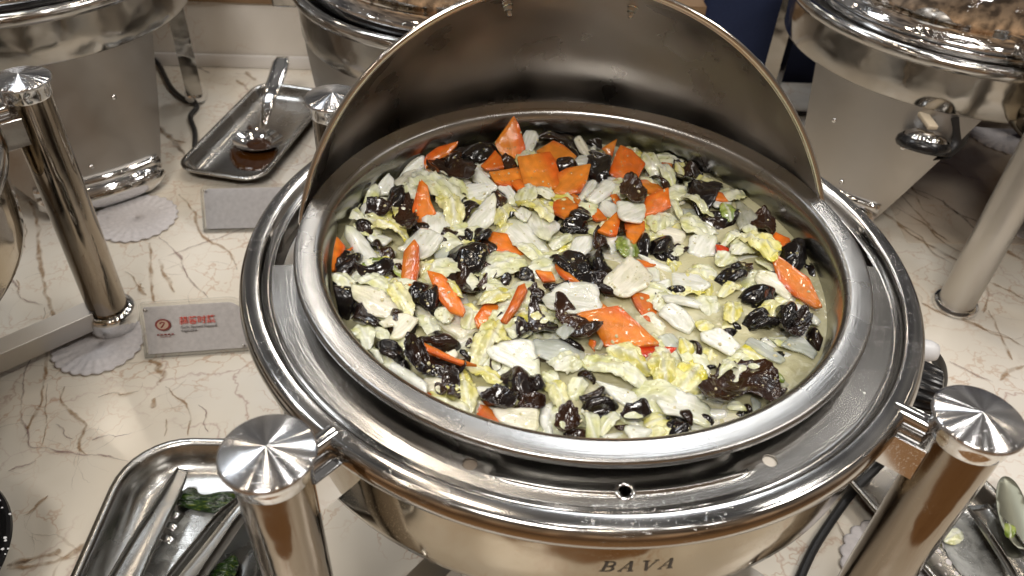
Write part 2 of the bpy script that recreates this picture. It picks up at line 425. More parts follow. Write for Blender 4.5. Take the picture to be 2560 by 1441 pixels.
# food: pigment comes from a colour attribute baked per vertex, ribs from the piece's own uv
def foodmat(name, rough, sss, ribs=0, rib_scale=(60, 900, 1), spec=.5, coat=.5, wet=.35, sscale=.004, tint=None, grain=900):
    m, nt, b = mat(name); a = nt.nodes.new('ShaderNodeAttribute'); a.attribute_name = 'Col'
    uv = nt.nodes.new('ShaderNodeUVMap').outputs[0]; o = objco(nt)
    f = noise_tex(nt, 1, 3, mapping(nt, uv, rib_scale)) if ribs else noise_tex(nt, 320, 3, o)
    r = ramp(nt, f.outputs[0], [(.32, (.88, .88, .86)), (.68, (1.06, 1.06, 1.06))])
    mx = nt.nodes.new('ShaderNodeMix'); mx.data_type = 'RGBA'; mx.blend_type = 'MULTIPLY'; mx.inputs[0].default_value = .9
    L(nt, a.outputs['Color'], mx.inputs[6]); L(nt, r.outputs[0], mx.inputs[7]); L(nt, mx.outputs[2], b.inputs['Base Color'])
    if 'cabbage' in name:
        cl = noise_tex(nt, 1, 2, mapping(nt, uv, (70, 210, 1)), .5); cr = ramp(nt, cl.outputs[0], [(.40, (.60, .63, .50)), (.56, (1, 1, 1))])
        m4 = nt.nodes.new('ShaderNodeMix'); m4.data_type = 'RGBA'; m4.blend_type = 'MULTIPLY'; m4.inputs[0].default_value = .42
        L(nt, mx.outputs[2], m4.inputs[6]); L(nt, cr.outputs[0], m4.inputs[7]); L(nt, m4.outputs[2], b.inputs['Base Color'])
    b.inputs['Specular IOR Level'].default_value = spec; b.inputs['Coat Weight'].default_value = coat; b.inputs['Coat Roughness'].default_value = .04
    rn = noise_tex(nt, 90, 2, o); rm = nt.nodes.new('ShaderNodeMapRange'); L(nt, rn.outputs[0], rm.inputs[0])
    rm.inputs[1].default_value = .35; rm.inputs[2].default_value = .65; rm.inputs[3].default_value = rough * .6; rm.inputs[4].default_value = rough * 1.5
    L(nt, rm.outputs[0], b.inputs['Roughness'])
    if sss:
        b.inputs['Subsurface Weight'].default_value = sss; b.inputs['Subsurface Radius'].default_value = (1, .8, .45); b.inputs['Subsurface Scale'].default_value = sscale
    k1 = bump(nt, b, f.outputs[0], .18 if ribs else .15, .0012)
    g = noise_tex(nt, grain, 2, o); bump(nt, b, g.outputs[0], wet, .0006, k1.outputs[0])
    return m
M_CARROT = foodmat('carrot_flesh', .16, .25, 1, (90, 260, 1), sscale=.003, wet=.3)
M_CABB = foodmat('cabbage_leaf', .13, .25, 1, (40, 480, 1), wet=.5, sscale=.005, spec=.6, coat=.7)
M_GLASSY = foodmat('glassy_cabbage', .12, .2, 1, (40, 480, 1), wet=.4, sscale=.004, spec=.6, coat=.7); M_GLASSY.node_tree.nodes['Principled BSDF'].inputs['Alpha'].default_value = .55
M_EAR = foodmat('wood_ear_skin', .13, 0, 0, wet=.22, spec=.5, coat=.45, grain=420)
# broth
M_BROTH, nt, b = mat('vegetable_broth'); o = objco(nt)
f = noise_tex(nt, 30, 4, o, .8)
r = ramp(nt, f.outputs[0], [(.3, (.60, .56, .31)), (.7, (.78, .74, .48))]); L(nt, r.outputs[0], b.inputs['Base Color'])
b.inputs['Roughness'].default_value = .05; b.inputs['Specular IOR Level'].default_value = .6
al = ramp(nt, noise_tex(nt, 22, 3, o, .5).outputs[0], [(.3, (.50, .50, .50)), (.7, (.86, .86, .86))]); L(nt, al.outputs[0], b.inputs['Alpha'])
wv = noise_tex(nt, 130, 3, o, 1.2); k = bump(nt, b, wv.outputs[0], .55, .0024)
bb = nt.nodes.new('ShaderNodeTexVoronoi'); bb.inputs['Scale'].default_value = 520; L(nt, o, bb.inputs['Vector'])
br = ramp(nt, bb.outputs['Distance'], [(.0, (1, 1, 1)), (.30, (0, 0, 0))]); bump(nt, b, br.outputs[0], .35, .0006, k.outputs[0])
M_SAUCE = plain('brown_sauce', (.055, .018, .003), .05, coat=1); 
M_MILKY, nt, b = mat('milky_juice'); b.inputs['Base Color'].default_value = (.55, .56, .54, 1); b.inputs['Roughness'].default_value = .08
f = noise_tex(nt, 60, 4, objco(nt), .6); r = ramp(nt, f.outputs[0], [(.35, (.15, .15, .15)), (.65, (.75, .75, .75))]); L(nt, r.outputs[0], b.inputs['Alpha'])
bump(nt, b, noise_tex(nt, 240, 3, objco(nt)).outputs[0], .8, .002)

M_OIL, nt, b = mat('oil_film'); b.inputs['Base Color'].default_value = (.75, .68, .30, 1); b.inputs['Roughness'].default_value = .03; b.inputs['Alpha'].default_value = .35; b.inputs['Coat Weight'].default_value = 1
M_GARLIC = plain('minced_garlic', (.62, .56, .34), .25, coat=.5)

# ================================================================== the setting
TZ = -.285
tab_yaw = math.radians(3.9)
def rot2(x, y, a): return (x * math.cos(a) - y * math.sin(a), x * math.sin(a) + y * math.cos(a))
BACK = at(1400, 190, TZ)                        # a point on the line where counter and riser meet
nb = Vector((math.sin(tab_yaw), -math.cos(tab_yaw), 0))   # riser faces the camera
tb = Vector((math.cos(tab_yaw), math.sin(tab_yaw), 0))
def back(s, d=0, z=0):                          # s along the back line, d towards the camera
    p = BACK + tb * s + nb * d; return Vector((p.x, p.y, z))
# counter top: slab with front edge, seam between two stones on the right
seam = at(2215, 606, TZ)
def slab(name, pts, z0, z1, m):
    n = len(pts); V = [(p[0], p[1], z1) for p in pts] + [(p[0], p[1], z0) for p in pts]
    F = [tuple(range(n)), tuple(range(2 * n - 1, n - 1, -1))] + [(i, (i + 1) % n, n + (i + 1) % n, n + i)[::-1] for i in range(n)]
    return mesh_obj(name, V, F, m, smooth=False, fix=True)
fl, fr = back(-1.6, 1.205), back(1.6, 1.205)
counter = slab('marble_counter', [fl, fr, back(1.6), back(-1.6)], TZ - .03, TZ, M_MARBLE)
setp(counter, kind='structure')
s0 = (seam - BACK).dot(nb)
pA = at(2196, 500, TZ)
sx = (pA - BACK).dot(tb)
inset = slab('marble_slab', [back(sx, s0), back(1.6, s0), back(1.6, .0), back(sx + .06, .0)], TZ + .0002, TZ + .0008, M_MARBLE_B)
inset.parent = counter
# riser behind the counter on the left, and the shelf on it
xr = (at_plane(1748, 100, BACK, nb) - BACK).dot(tb)
ztop = at_plane(600, 6, BACK, nb).z
slab_r = slab('marble_riser', [back(-1.6, -.001), back(xr, -.001), back(xr, -.35), back(-1.6, -.35)], TZ - .03, ztop, marble('riser_marble', (.80, .75, .68), (.72, .66, .58), (.84, .80, .75), .10))
setp(slab_r, kind='structure')
edge = slab('riser_edge', [back(-1.6, .004), back(xr, .004), back(xr, -.35), back(-1.6, -.35)], ztop, ztop + .02, plain('brown_edge', (.24, .15, .08), .4)); edge.parent = slab_r
strip = mesh_obj('skirting_strip', *box(xr + 1.6, .006, .022, .001), plain('pale_strip', (.80, .77, .74), .35), slab_r,
                 loc=back((xr - 1.6) / 2, .0035, TZ + .0115), rot=(0, 0, tab_yaw))
# blue cloth hanging behind the right part
V, F = [], []
nx, nz_ = 90, 10
for j in range(nz_ + 1):
    for i in range(nx + 1):
        s = xr + .002 + (1.3) * i / nx; z = TZ - .30 + .90 * j / nz_
        p = back(s, -.02 - .012 * math.sin(s * 34 + .6 * math.sin(s * 9)) * (1 - .3 * j / nz_), z); V.append(p)
for j in range(nz_):
    for i in range(nx): a = j * (nx + 1) + i; F.append((a, a + 1, a + nx + 2, a + nx + 1))
cl = mesh_obj('blue_cloth', V, F, M_CLOTH); so = cl.modifiers.new('s', 'SOLIDIFY'); so.thickness = .002
setp(cl, 'dark blue cloth hanging behind the counter past the end of the marble riser', 'cloth')
fl_ = mesh_obj('wooden_floor', [(-6, -6, -1.15), (6, -6, -1.15), (6, 6, -1.15), (-6, 6, -1.15)], [(0, 1, 2, 3)], M_WOOD, smooth=False); setp(fl_, kind='structure')
V, F = box(3.1, .02, .8, .002); bs = mesh_obj('counter_front', V, F, plain('counter_wood', (.20, .10, .045), .3), counter, loc=back(0, 1.17, TZ - .44), rot=(0, 0, tab_yaw))

# printed-in veins of the marble: thin ribbons of stone colour with soft edges
def zo(x, y, s=2.977, ox=0, oy=0): return (ox + x / s, oy + y / s)
veins = []
def vein(kind, w, pts, s=1, ox=0, oy=0): veins.append((kind, w, [(ox + x / s, oy + y / s) for x, y in pts]))
Z = 2.977
vein('b', 5, [(160, -140), (190, 0), (270, 190), (285, 400), (310, 600), (340, 740), (385, 880), (395, 950), (350, 1180), (340, 1300), (320, 1429)], Z, 0, 480)
vein('p', 2.5, [(90, 460), (40, 610), (130, 700), (150, 790), (320, 840)], Z, 0, 480)
vein('p', 2.5, [(330, 860), (320, 1000), (260, 1170), (210, 1300), (175, 1440), (160, 1660), (200, 1780), (240, 1890), (330, 1905), (500, 1940), (640, 1960), (760, 1960), (860, 1980), (950, 2010)], Z, 0, 480)
vein('b', 4, [(480, 20), (460, 130), (560, 240), (630, 300), (620, 360), (585, 420), (600, 480), (640, 525)], Z, 0, 960)
vein('b', 4, [(320, 0), (300, 130), (220, 290), (200, 340)], Z, 0, 960)
vein('b', 2, [(350, 0), (335, 150), (350, 300), (310, 460)], Z, 0, 960)
vein('b', 7, [(50, 1350), (230, 1300), (400, 1270), (450, 1230)], Z, 0, 960)
vein('b', 7, [(50, 1375), (250, 1350), (400, 1320), (560, 1240), (650, 1185)], Z, 0, 960)
vein('d', 4, [(60, 1352), (140, 1335), (235, 1305)], Z, 0, 960)
vein('b', 3, [(1230, 20), (1300, 90), (1390, 160), (1410, 250), (1400, 380)], Z, 0, 960)
vein('b', 3, [(1240, 260), (1235, 330), (1225, 390)], Z, 0, 960)
vein('b', 9, [(1150, 105), (1140, 180)], Z, 0, 960)
vein('g', 3, [(1190, 330), (1290, 430), (1360, 520), (1370, 590), (1450, 690), (1550, 790)], Z, 0, 480)
vein('b', 4, [(1330, 20), (1440, 140), (1470, 260), (1560, 370), (1640, 400), (1730, 480), (1760, 580)], Z, 0, 480)
vein('b', 4, [(1110, 380), (1120, 560), (1130, 740), (1160, 820)], Z, 0, 480)
vein('b', 9, [(1110, 1250), (1190, 1290), (1160, 1320), (1230, 1360), (1190, 1420)], Z, 0, 480)
vein('b', 6, [(1190, 500), (1210, 580), (1250, 640), (1290, 750)], Z, 0, 480)
vein('b', 6, [(1050, 680), (1040, 730), (1090, 770)], Z, 0, 480)
vein('d', 6, [(990, 790), (1070, 840), (1160, 930), (1280, 1040), (1380, 1160)], Z, 0, 0)
vein('b', 4, [(1140, 920), (1260, 1030), (1390, 1060)], Z, 0, 0)
vein('d', 4, [(1480, 500), (1560, 545)], Z, 0, 0)
vein('b', 7, [(1830, 530), (1860, 560), (1900, 600)], Z, 0, 0)
vein('b', 4, [(1760, 590), (1850, 670)], Z, 0, 0)
vein('p', 3, [(940, 1110), (1050, 1170)], Z, 0, 0)
vein('b', 5, [(1420, 90), (1560, 180), (1700, 300), (1950, 450), (2080, 520)], Z, 1700, 480)
vein('d', 3, [(1960, 60), (1990, 110), (2120, 200), (2210, 300)], Z, 1700, 480)
vein('b', 6, [(2390, 420), (2560, 510)], Z, 1700, 480)
vein('b', 4, [(2170, 640), (2360, 690), (2560, 800)], Z, 1700, 480)
vein('b', 5, [(1800, 830), (1900, 880), (2100, 950), (2230, 1000), (2350, 1060), (2480, 1095)], Z, 1700, 480)
vein('b', 3, [(1640, 20), (1780, 170), (1900, 300), (2020, 380)], Z, 1700, 480)
vein('b', 3, [(2200, 1000), (2400, 1060), (2560, 1150)], Z, 1700, 480)
vein('b', 5, [(2380, 1400), (2430, 1350), (2480, 1330), (2570, 1290)], Z, 1700, 480)
vein('p', 3, [(2000, 1260), (2150, 1330), (2330, 1420)], Z, 1700, 480)
vein('b', 3, [(2240, 640), (2300, 760), (2260, 900)], Z, 1700, 480)
vein('b', 3, [(2290, 880), (2380, 1050), (2470, 1250)], Z, 1700, 480)
vein('d', 3, [(1100, 900), (1200, 1100), (1300, 1240)], 2.977, 1700, 960)
vein('b', 5, [(820, 1150), (900, 1080), (1000, 1040), (1030, 1000)], 2.844, 0, 960 - 0)
for x0, y0, x1, y1, k in ((40, 700, 50, 740, 'b'), (62, 560, 64, 620, 'b'), (420, 640, 640, 560, 'g'), (310, 680, 360, 720, 'b'), (230, 1100, 330, 1080, 'p'), (500, 1010, 520, 1080, 'p'),
                      (20, 1180, 90, 1150, 'p'), (60, 1290, 120, 1240, 'b'), (140, 1060, 180, 1100, 'p'), (245, 990, 345, 980, 'b'), (1600, 900, 1700, 1000, 'b'),
                      (2240, 520, 2420, 640, 'b'), (2250, 560, 2380, 660, 'b'), (2280, 470, 2460, 560, 'd'), (2330, 400, 2450, 450, 'b'), (2230, 440, 2330, 500, 'b'), (2260, 480, 2340, 540, 'b')):
    veins.append((k, 2.5, [(x0, y0), ((x0 * 2 + x1) / 3 + 6, (y0 * 2 + y1) / 3 - 3), ((x0 + x1 * 2) / 3 - 5, (y0 + y1 * 2) / 3 + 3), (x1, y1)]))
groups = {'b': ([], [], [], M_VBROWN), 'p': ([], [], [], M_VPURP), 'd': ([], [], [], M_VDARK), 'g': ([], [], [], M_VPURP)}
rv = random.Random(3)
def ribbon(kind, w, pts3, strength=1.0):
    V, F, A, _ = groups[kind]
    P = spline(pts3, 9); n = len(P); acc = [0, 0]
    b0 = len(V)
    for i, p in enumerate(P):
        t = (P[min(i + 1, n - 1)] - P[max(i - 1, 0)]).normalized(); s = Vector((-t.y, t.x, 0))
        q = noise.noise(p * 60) * .0026 + noise.noise(p * 300) * .0010
        ww = w * (.55 + .75 * abs(noise.noise(p * 45 + Vector((3, 1, 0)))) * 2) * min(1, .35 + 4 * min(i, n - 1 - i) / n)
        c = p + s * q
        for k, al in ((-1.5, 0), (-.5, .9), (.5, .9), (1.5, 0)):
            V.append((c.x + s.x * ww * k, c.y + s.y * ww * k, p.z)); A.append(al * strength)
        if i:
            a = b0 + (i - 1) * 4
            for k in range(3): F.append((a + k, a + k + 1, a + 5 + k, a + 4 + k))
zr = 0
for kind, w, pp in veins:
    zr += 1
    P3 = [at(x, y, TZ + .0011 + .00001 * zr) for x, y in pp]
    d = (P3[0] - CAM_P).length
    ribbon(kind, w / CAM_F * d * .7, P3, .68)
    # side twigs
    for _ in range(max(1, len(P3) - 2)):
        i = rv.randrange(len(P3)); a = rv.uniform(0, 2 * PI); l = rv.uniform(.012, .05)
        q = [P3[i] + Vector((math.cos(a + e * .5) * l * e, math.sin(a + e * .5) * l * e, .000004)) for e in (0, .35, .7, 1)]
        ribbon(kind, w / CAM_F * d * .22, q, .22)
for k, nm in (('b', 'marble_vein'), ('p', 'marble_vein'), ('d', 'marble_vein')):
    V, F, A, m = groups[k]
    if k == 'p': pass
    o = mesh_obj(nm, V, F, m, counter); at_ = o.data.attributes.new('fade', 'FLOAT', 'POINT'); at_.data.foreach_set('value', A)
    o['kind'] = 'stuff'
V, F, A, m = groups['g']
o = mesh_obj('marble_vein', V, F, m, counter); at_ = o.data.attributes.new('fade', 'FLOAT', 'POINT'); at_.data.foreach_set('value', A); o['kind'] = 'stuff'

# ================================================================== the round chafing dish
YAW = math.radians(7)
def loc2(p, yaw=YAW):                    # world to dish coordinates
    return Vector((*rot2(p.x, p.y, -yaw), p.z))
RING = [(.2150, -.0600), (.2150, -.0175), (.2152, -.0163), (.2160, -.0160), (.2168, -.0164), (.2178, -.0186), (.2190, -.0193), (.2202, -.0184), (.2212, -.0155), (.2225, -.0128), (.2236, -.0114),
        (.2246, -.0108), (.2252, -.0107), (.2325, -.0106), (.2331, -.0107), (.2345, -.0113), (.2360, -.0128), (.2374, -.0158), (.2380, -.0190), (.2374, -.0222), (.2355, -.0245), (.2325, -.0258), (.2297, -.0262)]
DRUM = [(.2296, -.0255), (.2296, -.0300), (.2294, -.0450), (.2288, -.0650), (.2275, -.0850), (.2262, -.0920), (.2240, -.0950), (.2200, -.0960), (.19, -.104), (.13, -.112), (0.0001, -.114)]
POSTA = [math.radians(a) for a in (-135, -43.6, 45, 135)]
PR_ = .2690
def foot_ring():
    return lathe([(.0205, .026), (.0245, .0255), (.0265, .023), (.0275, .017), (.0272, .009), (.0262, .003), (.025, .0004), (.0001, .0004)], 40)
CAPP = [(.0001, .0056), (.0012, .0053), (.012, .0036), (.0232, .0016), (.0244, .0010), (.0250, .0002), (.0250, -.0010), (.0244, -.0019), (.0226, -.0024)]
NECK = [(.0226, -.0022), (.0218, -.0050), (.0214, -.0090), (.0213, -.0140), (.0208, -.0152), (.0199, -.0154)]
TUBE = [(.0200, -.0150), (.0200, TZ + .0150)]
def stand_parts(root, posts, top=.012):
    cz = top - .0052
    for k in posts:
        a = POSTA[k]; c = (PR_ * math.cos(a), PR_ * math.sin(a))
        pst = mesh_obj('post', *lathe(TUBE, 48), M_POST, root, loc=(c[0], c[1], cz), auto=40)
        mesh_obj('cap', *lathe(CAPP, 72), M_CAP, pst, auto=50)
        mesh_obj('collar', *lathe(NECK, 48), M_CHROME, pst, auto=50)
        mesh_obj('foot', *foot_ring(), M_CHROME, pst, loc=(0, 0, TZ - cz + .0005))
        # bracket between ring and post: rounded rod over a bent plate
        u = Vector((math.cos(a), math.sin(a), 0)); v = Vector((-u.y, u.x, 0))
        R3 = Matrix((u, v, Vector((0, 0, 1)))).transposed().to_4x4()
        vf = merge(tube([(.2290, 0, -.0155), (.2520, 0, -.0155)], .0062, 18), box(.030, .0012, .026, .0004, 1, (.2405, .0150, -.033)),
                   box(.030, .0012, .026, .0004, 1, (.2405, -.0150, -.033)), box(.030, .0300, .0014, .0005, 1, (.2405, 0, -.0208)), box(.030, .0300, .0014, .0005, 1, (.2405, 0, -.0452)))
        br = mesh_obj('bracket', *xform(vf, R3), M_CHROME, root, auto=35)
        # cross bar at table height, joined to the post above its foot
        vf = merge(box(.250, .024, .0016, .0005, 1, (.125, 0, TZ + .0345)), box(.250, .0016, .022, .0005, 1, (.125, .0112, TZ + .0240)), box(.250, .0016, .022, .0005, 1, (.125, -.0112, TZ + .0240)))
        mesh_obj('cross_bar', *xform(vf, R3), M_SATIN, root, auto=35)
dish = empty('chafing_dish', (0, 0, 0), YAW, 'open round steel chafing dish of mixed vegetables in the middle, on four capped posts', 'chafing dish', 'round steel chafing dishes on capped posts')
mesh_obj('ring', *lathe(RING, 220), M_RING, dish)
mesh_obj('drum', *lathe(DRUM, 220), M_DRUM, dish, auto=50)
mesh_obj('water_well', *lathe([(.2146, -.058), (.206, -.075), (.19, -.085), (.1, -.09), (.0001, -.09)], 96), M_SATIN, dish)
stand_parts(dish, (0, 1, 2, 3))
# front flange with stamped groove and three holes
A0, A1 = math.radians(-177), math.radians(-6.5)
def arcpts(r, a0, a1, n): return [(r * math.cos(a0 + (a1 - a0) * i / n), r * math.sin(a0 + (a1 - a0) * i / n)) for i in range(n + 1)]
cont = np.array(arcpts(.2166, A0, A1, 150) + arcpts(.188, A1, A0, 130))
HZ = -.0160
hl = [loc2(at(x, y, HZ)) for x, y in ((1175, 1160), (1925, 1152), (1562, 1231))]
holes = [np.array([(h.x + r * math.cos(t), h.y + r * math.sin(t)) for t in np.linspace(0, 2 * PI, 20, endpoint=False)]) for h, r in zip(hl, (.0042, .0042, .0034))]
rads = list(np.arange(.1890, .2050, .0022)) + list(np.arange(.2052, .2096, .00035)) + [.2102, .2112, .2126, .2142, .2156]
gridp = np.array([(r * math.cos(t), r * math.sin(t)) for r in rads for t in np.linspace(A0 + .004, A1 - .004, 330)])
V2, T2, be2, d2 = sheet(cont, .0016, holes, gridp)
rr = np.hypot(V2[:, 0], V2[:, 1]); aa = np.degrees(np.arctan2(V2[:, 1], V2[:, 0]))
g0, g1 = [math.degrees(math.atan2(q.y, q.x)) for q in (loc2(at(1236, 1180, HZ)), loc2(at(1872, 1183, HZ)))]
win = 1 / (1 + np.exp(-(aa - g0 - 1) / .6)) / (1 + np.exp((aa - g1 + 1) / .6))
zt = HZ - .0042 * win / (1 + np.exp((rr - .2062) / .0005)) + .0019 * win * np.exp(-((rr - .2081) / .0012) ** 2)
P, F = solid(V2, T2, be2, zt, zt - .0009)
mesh_obj('flange', P, F, M_FLANGE, dish, auto=75)
for h_, m_ in ((hl[0], plain('tan_hole_view', (.22, .18, .14), .4)), (hl[1], plain('pale_hole_view', (.75, .70, .62), .4))):  # discs added below two holes, coloured like the light seen through them
    mesh_obj('hole_view_disc', *xform(lathe([(.0041, -.0016), (.0001, -.0016)], 24), Matrix.Translation((h_.x, h_.y, HZ))), m_, dish, smooth=False)
h = hl[2]
ring_ = [(h.x + .0046 * math.cos(t), h.y + .0046 * math.sin(t), HZ + .0004) for t in np.linspace(0, 2 * PI, 24, endpoint=False)]
mesh_obj('grommet', *merge(tube(ring_, .0013, 8, closed=True), xform(lathe([(.0036, .0006), (.0030, -.004), (.0026, -.007)], 20), Matrix.Translation((h.x, h.y, HZ)))), M_CHROME, dish)
for a0_, a1_ in ((3, 24), (156, 177)):  # ledge strips added inside the dark lid slots to lighten them
    mesh_obj('added_slot_ledge', *lathe([(.2050, -.036), (.2147, -.034)], 24, math.radians(a0_), math.radians(a1_)), M_SATIN, dish)
# pivots of the lid in the two slot ends
for sx_ in (-1, 1):
    vf = merge(tube([(sx_ * .2148, -.022, -.026), (sx_ * .2015, -.022, -.026)], .0062, 18), box(.004, .016, .018, .0008, 2, (sx_ * .2038, -.022, -.028)))
    mesh_obj('pivot', *vf, M_CHROME, dish, auto=40)
# opened lid: part of a sphere turned back about the side pivots
LC = loc2(Vector((-.0052, .0217, -.0442))); LR, LPH = .2028, math.radians(63.1); ly = .1055 - YAW
lu = Vector((math.cos(ly), math.sin(ly), 0)); lb = Vector((-lu.y, lu.x, 0))
def lidp(r, t, ph): return LC + r * (math.cos(t) * lu + math.sin(t) * (math.cos(ph) * lb + math.sin(ph) * Vector((0, 0, 1))))
V, F = [], []
nt_, npp = 120, 44
for s_, r in enumerate((LR - .0012, LR)):
    for j in range(npp + 1):
        ph = LPH + (math.radians(-62) - LPH) * j / npp
        for i in range(nt_ + 1): V.append(lidp(r, .012 + (PI - .024) * i / nt_, ph))
k = (nt_ + 1) * (npp + 1)
for j in range(npp):
    for i in range(nt_):
        a = j * (nt_ + 1) + i; q = (a, a + 1, a + nt_ + 2, a + nt_ + 1); F.append(q); F.append(tuple(k + x for x in q[::-1]))
for i in range(nt_): F.append((i, k + i, k + i + 1, i + 1)); a = npp * (nt_ + 1) + i; F.append((a, a + 1, k + a + 1, k + a))
lid = mesh_obj('lid', V, F, M_LID, dish, auto=60)
mesh_obj('rolled_edge', *tube([lidp(LR + .0002, .012 + (PI - .024) * i / 140, LPH) for i in range(141)], .0024, 12), M_LIDEDGE, lid)
mesh_obj('edge_seam', *tube([lidp(LR - .0012, .03 + (PI - .06) * i / 140, LPH - .020) for i in range(141)], .0012, 8), M_LIDEDGE, lid)
Rm = Matrix.Rotation(YAW, 4, 'Z')
for bx, by in ((1268, 12), (1582, 16)):
    # ray against the inside of the sphere
    o_ = loc2(CAM_P); d_ = loc2(ray(bx, by)); oc = o_ - LC; A_ = d_.dot(d_); B_ = oc.dot(d_); C_ = oc.dot(oc) - (LR - .0012) ** 2
    tt = (-B_ + math.sqrt(max(0, B_ * B_ - A_ * C_))) / A_; p = o_ + d_ * tt; n = (LC - p).normalized()
    R3 = n.to_track_quat('Z', 'Y').to_matrix().to_4x4()
    vf = merge(lathe([(.0045, 0), (.0045, .0012), (.0036, .0016)], 20), lathe([(.0036, .0012), (.0036, .0046), (.0030, .0052)], 6), lathe([(.0023, .0046), (.0023, .0080), (.0016, .0092), (.0001, .0095)], 16))
    mesh_obj('bolt', *xform(vf, Matrix.Translation(p) @ R3), M_CHROME, lid, auto=40)
# etched name on the drum front
def ray_cyl(px, py, r):
    d = ray(px, py); o_ = CAM_P; a = d.x ** 2 + d.y ** 2; b_ = o_.x * d.x + o_.y * d.y; c = o_.x ** 2 + o_.y ** 2 - r * r
    return o_ + d * ((-b_ - math.sqrt(b_ * b_ - a * c)) / a)
def quadstrip(pts, w0, w1=None):
    return pts
def letter(ch):
    q = []
    def bar(x0, y0, x1, y1, w):            # slanted stroke: horizontal width w
        q.append([(x0, y0), (x0 + w, y0), (x1 + w, y1), (x1, y1)])
    def ser(x, y, w, h=.07): q.append([(x, y), (x + w, y), (x + w, y + h), (x, y + h)])
    if ch == 'B':
        bar(.10, 0, .10, 1, .17); ser(0, 0, .45); ser(0, .93, .45)
        for cy, R1, R2 in ((.745, .255, .20), (.27, .27, .215)):
            cx = .42; n = 9; hh = R1
            for i in range(n):
                a, b2 = -PI / 2 + PI * i / n, -PI / 2 + PI * (i + 1) / n
                ro, ri = (.36, .20) if cy < .5 else (.31, .16)
                yo, yi = hh, hh - .065
                q.append([(cx + ri * math.cos(a), cy + yi * math.sin(a)), (cx + ro * math.cos(a), cy + yo * math.sin(a)), (cx + ro * math.cos(b2), cy + yo * math.sin(b2)), (cx + ri * math.cos(b2), cy + yi * math.sin(b2))])
            ser(.25, cy + hh - .065, .18, .065); ser(.25, cy - hh, .18, .065)
        return q, .80
    if ch == 'A':
        bar(.08, .03, .44, 1, .06); bar(.62, .03, .40, 1, .18); ser(0, 0, .26); ser(.52, 0, .38); ser(.22, .30, .42, .06); return q, .92
    if ch == 'V':
        bar(.40, 0, .12, .97, .18); bar(.44, 0, .76, .97, .06); ser(0, .93, .38); ser(.66, .93, .26); return q, .92
p0 = ray_cyl(1501, 1427, .2286); p1 = ray_cyl(1684, 1420, .2286); pt = ray_cyl(1501, 1401, .2286)
a0_, a1_ = math.atan2(p0.y, p0.x), math.atan2(p1.y, p1.x); hgt = pt.z - p0.z
adv = 0; LETS = []
for ch in 'BAVA':
    q, w = letter(ch); LETS.append((adv, q)); adv += w + .22
total = adv - .22
V, F = [], []
for off, q in LETS:
    for poly in q:
        # cut every stroke into short pieces so that it follows the drum
        (ax, ay), (bx, by), (cx_, cy_), (dx, dy) = poly; n = 3
        for i in range(n):
            for j in range(n):
                def bil(u, v_): return ((ax * (1 - u) + bx * u) * (1 - v_) + (dx * (1 - u) + cx_ * u) * v_, (ay * (1 - u) + by * u) * (1 - v_) + (dy * (1 - u) + cy_ * u) * v_)
                b0 = len(V)
                for u, v_ in ((i / n, j / n), ((i + 1) / n, j / n), ((i + 1) / n, (j + 1) / n), (i / n, (j + 1) / n)):
                    x, y = bil(u, v_); x = off + x + .18 * (y - .5)
                    an = a0_ + (a1_ - a0_) * x / total; z = p0.z + (p1.z - p0.z) * x / total * .5 + hgt * y
                    # drum radius at this height
                    r = np.interp(-z, [-p[1] for p in DRUM[:6]], [p[0] for p in DRUM[:6]]) + .00025
                    vv = loc2(Vector((r * math.cos(an), r * math.sin(an), z))); V.append(vv)
                F.append((b0, b0 + 1, b0 + 2, b0 + 3))
o = mesh_obj('lettering', V, F, M_INK, dish, smooth=False); o['label'] = 'etched BAVA lettering on the drum front'
# heater, knobs and cable on the right side of the dish
mesh_obj('heater', *merge(box(.15, .09, .05, .006, 3, (-.03, -.10, -.165)), lathe([(.0001, -.13), (.09, -.13), (.095, -.135), (.095, -.19), (.0001, -.19)], 48)), M_BLACK, dish, auto=40)
kp = loc2(at(2306, 985, -.055)); ka = math.atan2(kp.y, kp.x)
KN = []
for i in range(80):
    a = 2 * PI * i / 80; KN.append((.0205 + (.0011 if (i % 4) < 2 else 0), a))
V, F = [], []
for z, sc in ((0, 1.02), (.002, 1.05), (.014, .98), (.018, .93), (.0195, .80)):
    for r, a in KN: V.append((r * sc * math.cos(a), r * sc * math.sin(a), z))
for j in range(4):
    for i in range(80): F.append((j * 80 + i, j * 80 + (i + 1) % 80, (j + 1) * 80 + (i + 1) % 80, (j + 1) * 80 + i))
F.append(tuple(320 + i for i in range(80)))
R3 = Vector((math.cos(ka), math.sin(ka), .0)).to_track_quat('Z', 'Y').to_matrix().to_4x4()
kb = kp - Vector((math.cos(ka), math.sin(ka), 0)) * .018
mesh_obj('control_knob', *xform((V, F), Matrix.Translation(kb + Vector((math.cos(ka), math.sin(ka), 0)) * .006) @ R3), M_BLACK, dish, auto=30)
wp = loc2(at(2309, 876, -.058))
R3 = Vector((wp.x, wp.y, 0)).to_track_quat('Z', 'Y').to_matrix().to_4x4()
mesh_obj('cable_gland', *xform(lathe([(.0001, .010), (.006, .009), (.008, .004), (.0085, -.010), (.0075, -.03)], 24), Matrix.Translation(wp) @ R3), M_WHITEP, dish)
pc = [at(2316, 880, -.060), at(2338, 893, -.066), at(2352, 925, -.080), at(2352, 965, -.10), at(2330, 1000, -.13), at(2290, 1040, -.18), at(2210, 1150, -.262), at(2130, 1232, -.279), at(2060, 1330, -.279), at(2020, 1400, -.279), at(1960, 1540, -.279)]
mesh_obj('power_cable', *tube([loc2(p) for p in spline(pc, 8)], .0042, 10), M_RUBBER, dish)

